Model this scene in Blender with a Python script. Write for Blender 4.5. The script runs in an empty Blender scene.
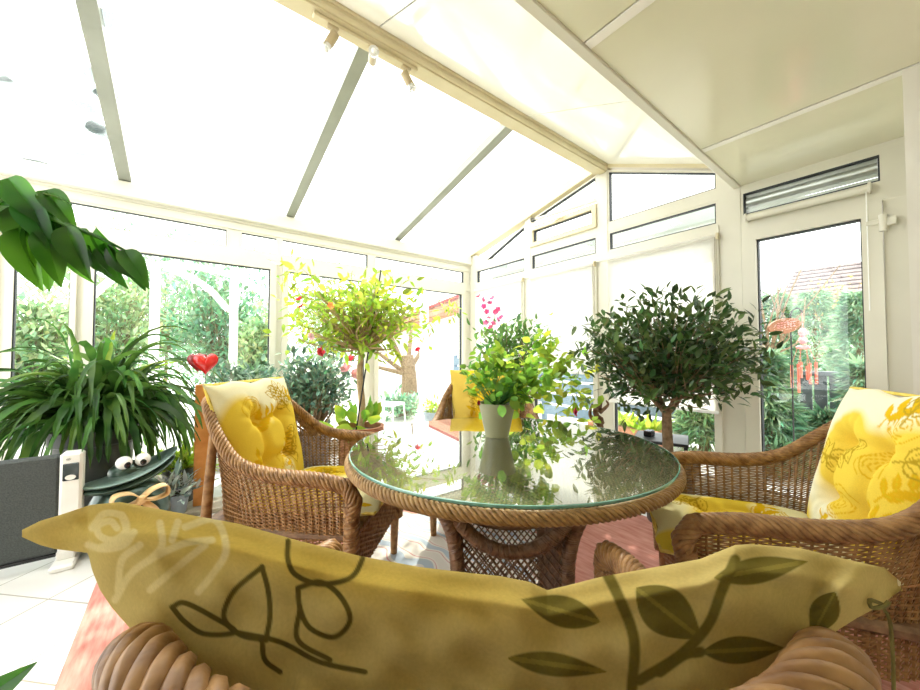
import bpy, math, random
import numpy as np
from mathutils import Vector, Matrix
random.seed(7); RNG = np.random.default_rng(7)
PI = math.pi
sc = bpy.context.scene
COL = sc.collection
A = lambda *v: np.array(v, float)

# ------------------------------------------------------------------ camera
F_PX, YAW, PITCH, EYE = 357.5, math.radians(37.44), math.radians(1.62), 1.10
CF = A(math.sin(YAW)*math.cos(PITCH), math.cos(YAW)*math.cos(PITCH), math.sin(PITCH))
CR = A(math.cos(YAW), -math.sin(YAW), 0); CU = np.cross(CR, CF); CO = A(0, 0, EYE)
def ray(px, py): return CF + CR*(px-460)/F_PX + CU*(345-py)/F_PX
def at_z(px, py, z): d = ray(px, py); return CO + d*(z-EYE)/d[2]
def at_x(px, py, x): d = ray(px, py); return CO + d*x/d[0]
def at_y(px, py, y): d = ray(px, py); return CO + d*y/d[1]
def at_d(px, py, Z): return CO + ray(px, py)*Z
cam = bpy.data.objects.new('camera', bpy.data.cameras.new('camera')); COL.objects.link(cam)
cam.data.sensor_width = 36; cam.data.lens = F_PX/920*36; cam.data.clip_start = .02; cam.data.clip_end = 200
M = Matrix.Identity(4)
for i in range(3):
    M[i][0], M[i][1], M[i][2], M[i][3] = CR[i], CU[i], -CF[i], CO[i]
cam.matrix_world = M
sc.camera = cam

# ------------------------------------------------------------------ materials
def _m(name):
    m = bpy.data.materials.new(name); m.use_nodes = True
    nt = m.node_tree; nt.nodes.clear()
    out = nt.nodes.new('ShaderNodeOutputMaterial')
    return m, nt, nt.nodes, nt.links, out
def noise_color(nt, c1, c2, scale=8, detail=3, coord='Object'):
    n, l = nt.nodes, nt.links
    tc = n.new('ShaderNodeTexCoord'); nz = n.new('ShaderNodeTexNoise')
    nz.inputs['Scale'].default_value = scale; nz.inputs['Detail'].default_value = detail
    l.new(tc.outputs[coord], nz.inputs['Vector'])
    r = n.new('ShaderNodeValToRGB'); r.color_ramp.elements[0].position = .32; r.color_ramp.elements[1].position = .68
    r.color_ramp.elements[0].color = (*c1, 1); r.color_ramp.elements[1].color = (*c2, 1)
    l.new(nz.outputs['Fac'], r.inputs['Fac'])
    return r.outputs['Color'], nz.outputs['Fac'], tc
def solid(name, c, c2=None, rough=.5, metal=0, scale=8, bump=0, coat=0, spec=.5):
    m, nt, n, l, out = _m(name)
    b = n.new('ShaderNodeBsdfPrincipled'); l.new(b.outputs[0], out.inputs[0])
    c2 = c2 or tuple(min(1, x*1.12) for x in c)
    col, fac, tc = noise_color(nt, c, c2, scale)
    l.new(col, b.inputs['Base Color'])
    b.inputs['Roughness'].default_value = rough; b.inputs['Metallic'].default_value = metal
    b.inputs['Coat Weight'].default_value = coat; b.inputs['Specular IOR Level'].default_value = spec
    if bump:
        bp = n.new('ShaderNodeBump'); bp.inputs['Strength'].default_value = bump; bp.inputs['Distance'].default_value = .01
        l.new(fac, bp.inputs['Height']); l.new(bp.outputs[0], b.inputs['Normal'])
    return m
def leafmat(name, c1, c2, scale=9, trans=.35, gloss=.12, rough=.35):
    m, nt, n, l, out = _m(name)
    col0, fac, tc = noise_color(nt, c1, c2, scale, 2)
    at = n.new('ShaderNodeVertexColor'); at.layer_name = 'pattern'
    mt = n.new('ShaderNodeMix'); mt.data_type = 'RGBA'; mt.blend_type = 'MULTIPLY'; mt.inputs[0].default_value = 1
    l.new(col0, mt.inputs[6]); l.new(at.outputs['Color'], mt.inputs[7]); col = mt.outputs[2]
    d = n.new('ShaderNodeBsdfDiffuse'); t = n.new('ShaderNodeBsdfTranslucent'); g = n.new('ShaderNodeBsdfGlossy')
    g.inputs['Roughness'].default_value = rough
    hs = n.new('ShaderNodeHueSaturation'); hs.inputs['Value'].default_value = 1.3; hs.inputs['Hue'].default_value = .49
    l.new(col, hs.inputs['Color']); l.new(hs.outputs[0], t.inputs['Color']); l.new(col, d.inputs['Color'])
    m1 = n.new('ShaderNodeMixShader'); m1.inputs[0].default_value = trans
    l.new(d.outputs[0], m1.inputs[1]); l.new(t.outputs[0], m1.inputs[2])
    lw = n.new('ShaderNodeLayerWeight'); lw.inputs['Blend'].default_value = .5
    pw = n.new('ShaderNodeMath'); pw.operation = 'POWER'; pw.inputs[1].default_value = 4; l.new(lw.outputs['Facing'], pw.inputs[0])
    mm = n.new('ShaderNodeMath'); mm.operation = 'MULTIPLY_ADD'; mm.inputs[1].default_value = gloss; mm.inputs[2].default_value = gloss*.18; mm.use_clamp = True
    l.new(pw.outputs[0], mm.inputs[0])
    m2 = n.new('ShaderNodeMixShader'); l.new(mm.outputs[0], m2.inputs[0])
    l.new(m1.outputs[0], m2.inputs[1]); l.new(g.outputs[0], m2.inputs[2]); l.new(m2.outputs[0], out.inputs[0])
    return m
def glassmat(name, tint=(1, 1, 1), ior=1.45, haze=0, boost=1.0):
    m, nt, n, l, out = _m(name)
    t = n.new('ShaderNodeBsdfTransparent'); t.inputs[0].default_value = (*tint, 1)
    g = n.new('ShaderNodeBsdfGlossy'); g.inputs['Roughness'].default_value = .005
    lw = n.new('ShaderNodeLayerWeight'); lw.inputs['Blend'].default_value = .5       # facing = 1 - |cos|, the same on both faces
    pw = n.new('ShaderNodeMath'); pw.operation = 'POWER'; pw.inputs[1].default_value = 5; l.new(lw.outputs['Facing'], pw.inputs[0])
    f0 = ((ior-1)/(ior+1))**2
    mm = n.new('ShaderNodeMath'); mm.operation = 'MULTIPLY_ADD'; mm.inputs[1].default_value = (1-f0)*boost; mm.inputs[2].default_value = f0*boost; mm.use_clamp = True
    l.new(pw.outputs[0], mm.inputs[0])
    mx = n.new('ShaderNodeMixShader'); l.new(mm.outputs[0], mx.inputs[0])
    last = t.outputs[0]
    if haze:
        dz = n.new('ShaderNodeBsdfTranslucent'); dz.inputs[0].default_value = (1, 1, 1, 1)
        m0 = n.new('ShaderNodeMixShader'); m0.inputs[0].default_value = haze
        l.new(last, m0.inputs[1]); l.new(dz.outputs[0], m0.inputs[2]); last = m0.outputs[0]
    l.new(last, mx.inputs[1]); l.new(g.outputs[0], mx.inputs[2]); l.new(mx.outputs[0], out.inputs[0])
    return m
def painted(name, rough=.85, trans=.15, scale=350, bump=.12):
    """cloth whose woven-in pattern sits in the 'pattern' colour attribute"""
    m, nt, n, l, out = _m(name)
    a = n.new('ShaderNodeVertexColor'); a.layer_name = 'pattern'
    tc = n.new('ShaderNodeTexCoord'); nz = n.new('ShaderNodeTexNoise'); nz.inputs['Scale'].default_value = scale
    l.new(tc.outputs['Object'], nz.inputs['Vector'])
    mp = n.new('ShaderNodeMapRange'); mp.inputs['To Min'].default_value = .86; mp.inputs['To Max'].default_value = 1.12
    l.new(nz.outputs['Fac'], mp.inputs['Value'])
    mu = n.new('ShaderNodeMix'); mu.data_type = 'RGBA'; mu.blend_type = 'MULTIPLY'; mu.inputs[0].default_value = 1
    l.new(a.outputs['Color'], mu.inputs[6]); l.new(mp.outputs[0], mu.inputs[7])
    b = n.new('ShaderNodeBsdfDiffuse'); b.inputs['Roughness'].default_value = rough
    t = n.new('ShaderNodeBsdfTranslucent')
    l.new(mu.outputs[2], b.inputs[0]); l.new(mu.outputs[2], t.inputs[0])
    bp = n.new('ShaderNodeBump'); bp.inputs['Strength'].default_value = bump; bp.inputs['Distance'].default_value = .002
    l.new(nz.outputs['Fac'], bp.inputs['Height']); l.new(bp.outputs[0], b.inputs['Normal'])
    mx = n.new('ShaderNodeMixShader'); mx.inputs[0].default_value = trans
    l.new(b.outputs[0], mx.inputs[1]); l.new(t.outputs[0], mx.inputs[2]); l.new(mx.outputs[0], out.inputs[0])
    return m

MT = {}
MT['pvc'] = solid('white_pvc', (.66, .635, .53), (.70, .675, .57), rough=.28, scale=3)
MT['alu'] = solid('pale_aluminium', (.26, .275, .225), (.31, .325, .27), rough=.35, scale=4)
MT['cream'] = solid('cream_aluminium', (.60, .52, .32), (.66, .58, .38), rough=.35, scale=4)
MT['ceil'] = solid('ceiling_panel_gloss', (.74, .72, .54), (.80, .78, .60), rough=.16, scale=1.2, coat=.3)
MT['slope'] = solid('roof_panel_gloss', (.90, .88, .80), (.93, .91, .84), rough=.12, scale=1.5, coat=.4)
MT['brass'] = solid('aged_cream_metal', (.40, .32, .18), (.48, .39, .23), rough=.35)
MT['dark'] = solid('dark_rubber', (.02, .025, .03), rough=.6)
MT['wall'] = solid('house_plaster', (.70, .68, .60), (.74, .72, .64), rough=.8, scale=5, bump=.1)
MT['glass'] = glassmat('window_glass', (.97, .985, .975))
MT['roofglass'] = glassmat('roof_glass', (.98, .99, .98), haze=.22)
MT['tglass'] = glassmat('table_glass', (.93, .97, .94), 1.52, boost=2.3)
MT['tedge'] = solid('glass_edge', (.08, .22, .17), (.16, .34, .27), rough=.08, scale=20, coat=.5)
MT['wicker'] = solid('brown_wicker', (.17, .080, .028), (.37, .205, .080), rough=.45, scale=38, bump=.3, spec=.3)
MT['wickerdark'] = solid('dark_wicker', (.13, .07, .035), (.26, .15, .075), rough=.45, scale=40, bump=.3)
MT['honey'] = solid('honey_wicker', (.22, .12, .045), (.40, .245, .10), rough=.45, scale=45, bump=.3, spec=.3)
MT['cushion'] = painted('floral_cotton')
MT['blind'] = None
MT['wood'] = solid('orange_wood', (.56, .20, .03), (.72, .31, .07), rough=.4, scale=14, bump=.1)
MT['greywood'] = solid('weathered_wood', (.33, .29, .23), (.46, .41, .33), rough=.7, scale=20, bump=.15)
MT['red'] = solid('red_gloss', (.62, .010, .012), (.72, .02, .02), rough=.08, coat=1, scale=3)
MT['darkred'] = solid('dark_red_gloss', (.30, .02, .025), rough=.15, coat=.6)
MT['steel'] = solid('steel', (.62, .63, .62), rough=.25, metal=1)
MT['terra'] = solid('terracotta', (.34, .135, .07), (.46, .21, .12), rough=.75, scale=10, bump=.1)
MT['soil'] = solid('soil', (.045, .03, .02), (.10, .065, .04), rough=.95, scale=40, bump=.6)
MT['sagepot'] = solid('sage_ceramic', (.27, .275, .17), (.32, .325, .20), rough=.35, scale=6, coat=.2)
MT['darkpot'] = solid('dark_pot', (.05, .055, .05), (.09, .09, .08), rough=.5)
MT['bluepot'] = solid('blue_grey_pot', (.20, .25, .30), (.28, .33, .38), rough=.4)
MT['bark'] = solid('bark', (.16, .105, .06), (.34, .24, .14), rough=.85, scale=30, bump=.5)
MT['palebark'] = solid('pale_bark', (.36, .25, .13), (.52, .39, .22), rough=.8, scale=30, bump=.4)
MT['frog'] = solid('patina_green_metal', (.025, .05, .038), (.08, .13, .10), rough=.3, metal=.55, scale=9, coat=.3)
MT['frogpale'] = solid('patina_pale_metal', (.09, .145, .12), (.17, .24, .205), rough=.3, metal=.45, scale=9, coat=.3)
MT['eye'] = solid('eye_white', (.9, .9, .88), rough=.15, coat=.5)
MT['black'] = solid('black_gloss', (.012, .012, .014), rough=.2)
MT['ribbon'] = solid('tan_ribbon', (.66, .42, .17), (.78, .55, .28), rough=.55, scale=15)
MT['heater'] = solid('charcoal_fabric_panel', (.045, .052, .05), (.075, .085, .08), rough=.8, scale=160, bump=.3)
MT['heaterwhite'] = solid('heater_white', (.80, .79, .74), rough=.35)
MT['display'] = solid('display_dark', (.03, .04, .045), rough=.1, coat=.5)
MT['blackmetal'] = solid('black_metal', (.02, .02, .022), rough=.45)
MT['drift'] = solid('driftwood', (.10, .05, .025), (.26, .14, .07), rough=.75, scale=25, bump=.4)
# leaves
MT['lf_fern'] = leafmat('strap_leaf', (.020, .075, .014), (.095, .20, .035), 7)
MT['lf_lime'] = leafmat('lime_leaf', (.20, .36, .035), (.46, .58, .07), 9, .5)
MT['lf_bright'] = leafmat('bright_leaf', (.13, .34, .045), (.40, .56, .06), 6, .5)
MT['lf_grey'] = leafmat('grey_green_leaf', (.09, .18, .115), (.28, .40, .29), 11, .4, .15)
MT['lf_dark'] = leafmat('dark_leaf', (.016, .055, .014), (.10, .17, .045), 9, .25, .22)
MT['lf_hang'] = leafmat('glossy_leaf', (.010, .075, .006), (.055, .20, .012), 6, .38, .14, .25)
MT['lf_mid'] = leafmat('mid_leaf', (.06, .19, .045), (.20, .36, .09), 8, .4)
MT['lf_silver'] = leafmat('silver_leaf', (.30, .36, .33), (.55, .60, .56), 12, .3, .15)
MT['lf_yellow'] = leafmat('yellow_blossom', (.75, .60, .05), (.90, .78, .15), 10, .4)
MT['lf_tree'] = leafmat('garden_leaf', (.12, .30, .18), (.38, .56, .37), 1.5, .48)
MT['lf_tree2'] = leafmat('garden_leaf_light', (.20, .35, .18), (.48, .60, .34), 1.5, .4)
MT['lf_conifer'] = leafmat('conifer_green', (.10, .24, .14), (.36, .52, .32), 2.5, .3)
MT['pink'] = leafmat('pink_petal', (.70, .07, .20), (.85, .22, .38), 20, .4)
MT['redpetal'] = leafmat('red_petal', (.60, .02, .03), (.78, .08, .08), 20, .4)
MT['palepink'] = leafmat('pale_pink_petal', (.85, .35, .38), (.92, .55, .55), 20, .4)
MT['orange'] = leafmat('orange_petal', (.80, .22, .06), (.88, .38, .14), 20, .4)
MT['wine'] = leafmat('wine_petal', (.28, .012, .035), (.42, .03, .06), 20, .3)
# outside
MT['patio'] = solid('patio_stone', (.62, .60, .55), (.72, .70, .66), rough=.8, scale=2)
MT['render'] = solid('white_render', (.82, .81, .78), rough=.85, scale=3)
MT['tile'] = solid('roof_tile', (.45, .19, .12), (.58, .28, .18), rough=.7, scale=3)
MT['greytile'] = solid('grey_brown_roof_tile', (.26, .22, .22), (.40, .34, .32), rough=.7, scale=4)
MT['bluefence'] = solid('blue_grey_boards', (.13, .20, .27), (.20, .28, .35), rough=.6, scale=4)
MT['greyfence'] = solid('grey_boards', (.10, .125, .145), (.16, .185, .20), rough=.6, scale=4)
MT['greyawn'] = solid('grey_awning', (.38, .43, .42), (.46, .50, .48), rough=.5, scale=2)
MT['silver'] = solid('silver_slats', (.50, .52, .50), (.64, .65, .62), rough=.3, metal=.7)
MT['chime'] = solid('coral_paint', (.70, .16, .12), (.78, .25, .18), rough=.4)
MT['clay'] = solid('clay_plaque', (.26, .105, .05), (.34, .15, .08), rough=.7)
MT['white'] = solid('white_paint', (.86, .86, .84), rough=.4)

def blindmat():
    m, nt, n, l, out = _m('white_blind_cloth')
    col, fac, tc = noise_color(nt, (.90, .89, .86), (.93, .92, .89), 30)
    d = n.new('ShaderNodeBsdfDiffuse'); t = n.new('ShaderNodeBsdfTranslucent')
    l.new(col, d.inputs[0]); l.new(col, t.inputs[0])
    mx = n.new('ShaderNodeMixShader'); mx.inputs[0].default_value = .72
    l.new(d.outputs[0], mx.inputs[1]); l.new(t.outputs[0], mx.inputs[2]); l.new(mx.outputs[0], out.inputs[0])
    return m
MT['blind'] = blindmat()

def tilemat():
    m, nt, n, l, out = _m('floor_tiles')
    tc = n.new('ShaderNodeTexCoord'); mp = n.new('ShaderNodeMapping')
    mp.inputs['Rotation'].default_value = (0, 0, PI/4)
    mp.inputs['Location'].default_value = (-.044, .015, 0)
    l.new(tc.outputs['Object'], mp.inputs['Vector'])
    br = n.new('ShaderNodeTexBrick'); br.offset = 0; br.squash = 1
    br.inputs['Scale'].default_value = 1; br.inputs['Brick Width'].default_value = .35; br.inputs['Row Height'].default_value = .35
    br.inputs['Mortar Size'].default_value = .0035; br.inputs['Mortar Smooth'].default_value = .2
    br.inputs['Color1'].default_value = (.70, .685, .65, 1); br.inputs['Color2'].default_value = (.72, .70, .665, 1)
    br.inputs['Mortar'].default_value = (.34, .31, .25, 1)
    l.new(mp.outputs[0], br.inputs['Vector'])
    b = n.new('ShaderNodeBsdfPrincipled'); b.inputs['Roughness'].default_value = .3
    l.new(br.outputs['Color'], b.inputs['Base Color']); l.new(b.outputs[0], out.inputs[0])
    return m
MT['floor'] = tilemat()

def canemat():
    m, nt, n, l, out = _m('woven_cane_top')
    tc = n.new('ShaderNodeTexCoord'); mp = n.new('ShaderNodeMapping'); mp.inputs['Rotation'].default_value = (0, 0, .25)
    l.new(tc.outputs['Object'], mp.inputs['Vector'])
    ck = n.new('ShaderNodeTexChecker'); ck.inputs['Scale'].default_value = 95
    w = n.new('ShaderNodeTexWave'); w.inputs['Scale'].default_value = 30; w.bands_direction = 'X'
    w2 = n.new('ShaderNodeTexWave'); w2.inputs['Scale'].default_value = 30; w2.bands_direction = 'Y'
    for q in (ck, w, w2): l.new(mp.outputs[0], q.inputs['Vector'])
    mx = n.new('ShaderNodeMix'); mx.data_type = 'FLOAT'
    l.new(ck.outputs['Fac'], mx.inputs[0]); l.new(w.outputs['Fac'], mx.inputs[2]); l.new(w2.outputs['Fac'], mx.inputs[3])
    r = n.new('ShaderNodeValToRGB'); r.color_ramp.elements[0].color = (.06, .035, .012, 1); r.color_ramp.elements[1].color = (.34, .23, .09, 1)
    l.new(mx.outputs[0], r.inputs['Fac'])
    b = n.new('ShaderNodeBsdfPrincipled'); b.inputs['Roughness'].default_value = .5
    l.new(r.outputs[0], b.inputs['Base Color'])
    bp = n.new('ShaderNodeBump'); bp.inputs['Strength'].default_value = .5; bp.inputs['Distance'].default_value = .004
    l.new(mx.outputs[0], bp.inputs['Height']); l.new(bp.outputs[0], b.inputs['Normal']); l.new(b.outputs[0], out.inputs[0])
    return m
MT['cane'] = canemat()

# ------------------------------------------------------------------ mesh builder
class MB:
    def __init__(s): s.v = []; s.f = []; s.n = 0; s.col = []
    def add(s, v, f, col=None):
        v = np.asarray(v, float).reshape(-1, 3); s.v.append(v)
        s.f.extend([tuple(int(i)+s.n for i in q) for q in f]); s.n += len(v)
        s.col.append(np.ones((len(v), 3)) if col is None else np.asarray(col, float)); return s
    def box(s, lo, hi):
        (a, b, c), (d, e, g) = lo, hi
        v = [(a, b, c), (d, b, c), (d, e, c), (a, e, c), (a, b, g), (d, b, g), (d, e, g), (a, e, g)]
        return s.add(v, [(0, 3, 2, 1), (4, 5, 6, 7), (0, 1, 5, 4), (1, 2, 6, 5), (2, 3, 7, 6), (3, 0, 4, 7)])
    def rbox(s, lo, hi, r=.006):
        """box with chamfered edges"""
        lo, hi = A(*lo), A(*hi); r = min(r, *(hi-lo)/2.01)
        import itertools
        V = []; idx = {}
        for sg in itertools.product((0, 1), repeat=3):
            for ax in range(3):
                p = []
                for k in range(3):
                    e = (lo, hi)[sg[k]][k]
                    if k != ax: e += r if sg[k] == 0 else -r
                    p.append(e)
                idx[(sg, ax)] = len(V); V.append(p)
        F = []
        for ax in range(3):
            o = [k for k in range(3) if k != ax]
            for sd in (0, 1):
                q = []
                for c in ((0, 0), (1, 0), (1, 1), (0, 1)):
                    sg = [0]*3; sg[ax] = sd; sg[o[0]], sg[o[1]] = c
                    q.append(idx[(tuple(sg), ax)])
                F.append(q)
            for c in itertools.product((0, 1), repeat=2):
                sa = [0]*3; sb = [0]*3; sa[ax] = 0; sb[ax] = 1
                sa[o[0]], sa[o[1]] = c; sb[o[0]], sb[o[1]] = c
                F.append([idx[(tuple(sa), o[0])], idx[(tuple(sb), o[0])], idx[(tuple(sb), o[1])], idx[(tuple(sa), o[1])]])
        for sg in itertools.product((0, 1), repeat=3): F.append([idx[(sg, k)] for k in range(3)])
        return s.add(V, F)
    def tube(s, pts, r, n=8, cap=True, flat=1.0):
        P = np.asarray(pts, float); m = len(P)
        R = np.full(m, r) if np.isscalar(r) else np.asarray(r, float)
        T = np.gradient(P, axis=0); T /= np.linalg.norm(T, axis=1)[:, None]+1e-12
        up = A(0, 0, 1) if abs(T[0][2]) < .9 else A(1, 0, 0)
        N = np.cross(T[0], up); N /= np.linalg.norm(N)
        V = []
        for i in range(m):
            N = N-T[i]*(N@T[i]); N /= np.linalg.norm(N)+1e-12; B = np.cross(T[i], N)
            a = np.arange(n)*2*PI/n
            V.append(P[i]+R[i]*(np.cos(a)[:, None]*N+flat*np.sin(a)[:, None]*B))
        F = [(i*n+k, i*n+(k+1) % n, (i+1)*n+(k+1) % n, (i+1)*n+k) for i in range(m-1) for k in range(n)]
        if cap: F += [tuple(range(n))[::-1], tuple((m-1)*n+k for k in range(n))]
        return s.add(np.concatenate(V), F)
    def lathe(s, prof, n=24, c=(0, 0, 0), cap=True):
        m = len(prof); a = np.arange(n)*2*PI/n
        V = [np.stack([c[0]+r*np.cos(a), c[1]+r*np.sin(a), np.full(n, c[2]+z)], 1) for r, z in prof]
        F = [(i*n+k, i*n+(k+1) % n, (i+1)*n+(k+1) % n, (i+1)*n+k) for i in range(m-1) for k in range(n)]
        if cap: F += [tuple(range(n))[::-1], tuple((m-1)*n+k for k in range(n))]
        return s.add(np.concatenate(V), F)
    def ball(s, c, rad, n=14, m=9, rot=None):
        rad = A(*rad) if not np.isscalar(rad) else A(rad, rad, rad)
        th = np.linspace(.001, PI-.001, m); a = np.arange(n)*2*PI/n
        V = np.concatenate([np.stack([np.sin(t)*np.cos(a), np.sin(t)*np.sin(a), np.full(n, np.cos(t))], 1) for t in th])*rad
        if rot is not None: V = V@np.array(rot).T
        F = [(i*n+k, (i+1)*n+k, (i+1)*n+(k+1) % n, i*n+(k+1) % n) for i in range(m-1) for k in range(n)]
        F += [tuple(range(n)), tuple((m-1)*n+k for k in range(n))[::-1]]
        return s.add(V+A(*c), F)
    def prism(s, pts, d0, d1, fn):
        """convex/concave outline pts (a,b) extruded between d0 and d1; fn(a,b,d)->xyz"""
        n = len(pts)
        V = [fn(a, b, d0) for a, b in pts]+[fn(a, b, d1) for a, b in pts]
        F = [tuple(range(n))[::-1], tuple(range(n, 2*n))]+[(i, (i+1) % n, n+(i+1) % n, n+i) for i in range(n)]
        return s.add(V, F)
    def ring(s, pts, w, d0, d1, fn):
        """polygon frame of width w inside a convex outline"""
        q = inset(pts, w); n = len(pts)
        V = [fn(a, b, d) for d in (d0, d1) for P in (pts, q) for a, b in P]
        o0, i0, o1, i1 = 0, n, 2*n, 3*n; F = []
        for i in range(n):
            j = (i+1) % n
            F += [(o0+i, o0+j, i0+j, i0+i), (o1+i, i1+i, i1+j, o1+j), (o0+i, o1+i, o1+j, o0+j), (i0+i, i0+j, i1+j, i1+i)]
        return s.add(V, F)
    def grid(s, P, col=None, wrap=False):
        nu, nv = P.shape[:2]
        F = [(i*nv+j, ((i+1) % nu)*nv+j, ((i+1) % nu)*nv+j+1, i*nv+j+1) for i in range(nu if wrap else nu-1) for j in range(nv-1)]
        return s.add(P.reshape(-1, 3), F, None if col is None else col.reshape(-1, 3))
    def rope(s, pts, R, strands=5, pitch=.09, r=None, n=5, cross=False, res=9):
        P = np.asarray(pts, float); r = R*.62 if r is None else r
        d = np.r_[0, np.cumsum(np.linalg.norm(np.diff(P, axis=0), axis=1))]
        m = max(24, int(d[-1]/pitch*res)); t = np.linspace(0, d[-1], m)
        P = np.stack([np.interp(t, d, P[:, k]) for k in range(3)], 1)
        R = np.interp(t, d, R) if not np.isscalar(R) else np.full(m, R)
        if not np.isscalar(r): r = np.interp(t, d, r)
        T = np.gradient(P, axis=0); T /= np.linalg.norm(T, axis=1)[:, None]
        N = np.cross(T[0], A(0, 0, 1) if abs(T[0][2]) < .9 else A(1, 0, 0)); Ns = []
        for i in range(m):
            N = N-T[i]*(N@T[i]); N = N/np.linalg.norm(N); Ns.append(N)
        Ns = np.array(Ns); B = np.cross(T, Ns)
        rr = np.full(m, r) if np.isscalar(r) else r
        for k in range(strands*(2 if cross else 1)):
            a = (2*PI*t/pitch+2*PI*k/strands)*(-1 if k >= strands else 1)
            o = (R-rr*.55+(rr*.25*np.cos(a*strands/2+k) if cross else 0))[:, None]*(np.cos(a)[:, None]*Ns+np.sin(a)[:, None]*B)
            s.tube(P+o, rr*.62, n)
        s.tube(P, R*.72, 8)
        return s
    def build(s, name, mat, parent=None, smooth=True, pattern=False, sharp=True):
        me = bpy.data.meshes.new(name)
        v = np.concatenate(s.v); me.from_pydata(v.tolist(), [], s.f)
        if pattern or any((c != 1).any() for c in s.col) or (isinstance(mat, str) and (mat.startswith('lf_') or mat in ('pink', 'redpetal', 'palepink', 'orange', 'wine'))):
            ca = me.color_attributes.new('pattern', 'FLOAT_COLOR', 'POINT')
            c = np.concatenate(s.col); c = np.concatenate([c, np.ones((len(c), 1))], 1)
            ca.data.foreach_set('color', c.ravel().astype(np.float32))
        me.materials.append(MT[mat] if isinstance(mat, str) else mat)
        if smooth:
            me.polygons.foreach_set('use_smooth', [True]*len(me.polygons))
            if sharp: me.set_sharp_from_angle(angle=math.radians(40))
        me.update()
        o = bpy.data.objects.new(name, me); COL.objects.link(o)
        if parent is not None: o.parent = parent
        return o
def inset(pts, w):
    P = [A(*p) for p in pts]; n = len(P)
    area = sum(P[i][0]*P[(i+1) % n][1]-P[(i+1) % n][0]*P[i][1] for i in range(n)); sg = 1 if area > 0 else -1
    L = []
    for i in range(n):
        d = P[(i+1) % n]-P[i]; d = d/np.linalg.norm(d); nn = A(-d[1], d[0])*sg
        L.append((P[i]+nn*w, d))
    out = []
    for i in range(n):
        p, d = L[i-1]; q, e = L[i]
        den = d[0]*e[1]-d[1]*e[0]; t = ((q-p)[0]*e[1]-(q-p)[1]*e[0])/den; out.append(tuple(p+d*t))
    return out
def spline(ctrl, n):
    """Catmull-Rom through control points"""
    C = np.asarray(ctrl, float); m = len(C)
    E = np.concatenate([[2*C[0]-C[1]], C, [2*C[-1]-C[-2]]]); out = []
    for u in np.linspace(0, m-1, n):
        i = min(int(u), m-2); t = u-i; p0, p1, p2, p3 = E[i:i+4]
        out.append(.5*((2*p1)+(-p0+p2)*t+(2*p0-5*p1+4*p2-p3)*t*t+(-p0+3*p1-3*p2+p3)*t**3))
    return np.array(out)
def thing(name, label, cat, loc=(0, 0, 0), rz=0, group=None):
    o = bpy.data.objects.new(name, None); COL.objects.link(o); o.empty_display_size = .1
    o.location = loc; o.rotation_euler = (0, 0, rz); return tag(o, label, cat, group)
def tag(o, label, cat, group=None, kind=None):
    o['label'] = label; o['category'] = cat
    if group: o['group'] = group
    if kind: o['kind'] = kind
    return o
def struct(o): o['kind'] = 'structure'; return o
def copy_tree(o, parent=None):
    c = o.copy(); COL.objects.link(c); c.parent = parent
    for ch in o.children: copy_tree(ch, c)
    return c

# ------------------------------------------------------------------ room shell
GX, LY = 3.33, 4.10            # gable wall inner face x, window wall inner face y
RY, RZ = 1.96, 3.03            # ridge
EZ = 2.56                      # eave
CE = .84                       # edge of the flat ceiling
CZ = 2.39
WX = -2.6                      # west end
SY = -2.2                      # house side behind the camera
HW = .04                       # house wall return beside the door
struct(MB().box((WX, SY, -.12), (GX+.12, LY+.12, 0)).build('floor', 'floor', smooth=False))
# left window wall
FN_L = lambda a, b, d: (a, LY+d, b)
FN_G = lambda a, b, d: (GX+d, a, b)
cells = [(-2.50, -1.10), (-1.06, -.70), (-.66, .73), (.79, 1.75), (1.82, 3.23)]
class WallMB(MB):
    ax = 1
    def box(s, lo, hi):
        s.k = getattr(s, 'k', 0)+1; e = .0009*s.k; lo, hi = list(lo), list(hi); lo[s.ax] += e; hi[s.ax] -= e*.7
        return MB.box(s, lo, hi)
w = WallMB()
w.box((WX, LY, 0), (GX+.12, LY+.08, .07))
w.box((WX, LY, 2.04), (GX+.12, LY+.08, 2.14))
w.box((WX, LY, 2.335), (GX+.12, LY+.08, 2.41))
w.box((WX, LY-.015, 2.405), (GX, LY+.10, 2.425))
edges = [WX]+[x for c in cells for x in c]+[GX+.12]
for i in range(0, len(edges), 2):
    x0, x1 = edges[i], edges[i+1]
    w.box((x0, LY, .07), (x1, LY+.08, 2.04))
    if i in (0, 6, 8, 10) or i == 2: w.box((x0, LY, 2.14), (x1, LY+.08, 2.335))
w.box((.31, LY, 2.14), (.40, LY+.08, 2.335))
struct(w.build('wall_left', 'pvc', smooth=False))
eb = MB().rbox((WX, LY-.05, 2.425), (GX, LY+.12, EZ), .012)
struct(eb.build('trim_1', 'pvc', smooth=False))
def window(n, outline, fn, sash=.055, gasket=.012, mat='pvc', d=(.01, .07), glass='glass', sashin=True):
    m = MB(); m.ring(outline, sash, -.018 if sashin else d[0], d[1], fn)
    o = struct(m.build('window_%d' % n, mat, smooth=False))
    q = inset(outline, sash-.004)
    MB().ring(q, gasket, .012, .05, fn).build('gasket', 'dark', o, smooth=False)
    MB().prism(inset(q, .003), .028, .034, fn).build('pane', glass, o, smooth=False)
    return o
R = lambda a0, b0, a1, b1: [(a0, b0), (a1, b0), (a1, b1), (a0, b1)]
wn = 1
for x0, x1 in cells:
    window(wn, R(x0, .07, x1, 2.04), FN_L, .055 if x1-x0 > .5 else .035); wn += 1
for x0, x1 in [(-2.50, -1.10), (-1.06, .31), (.40, 1.75), (1.82, 3.23)]:
    window(wn, R(x0, 2.14, x1, 2.335), FN_L, .018, .008, sashin=False); wn += 1
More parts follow.
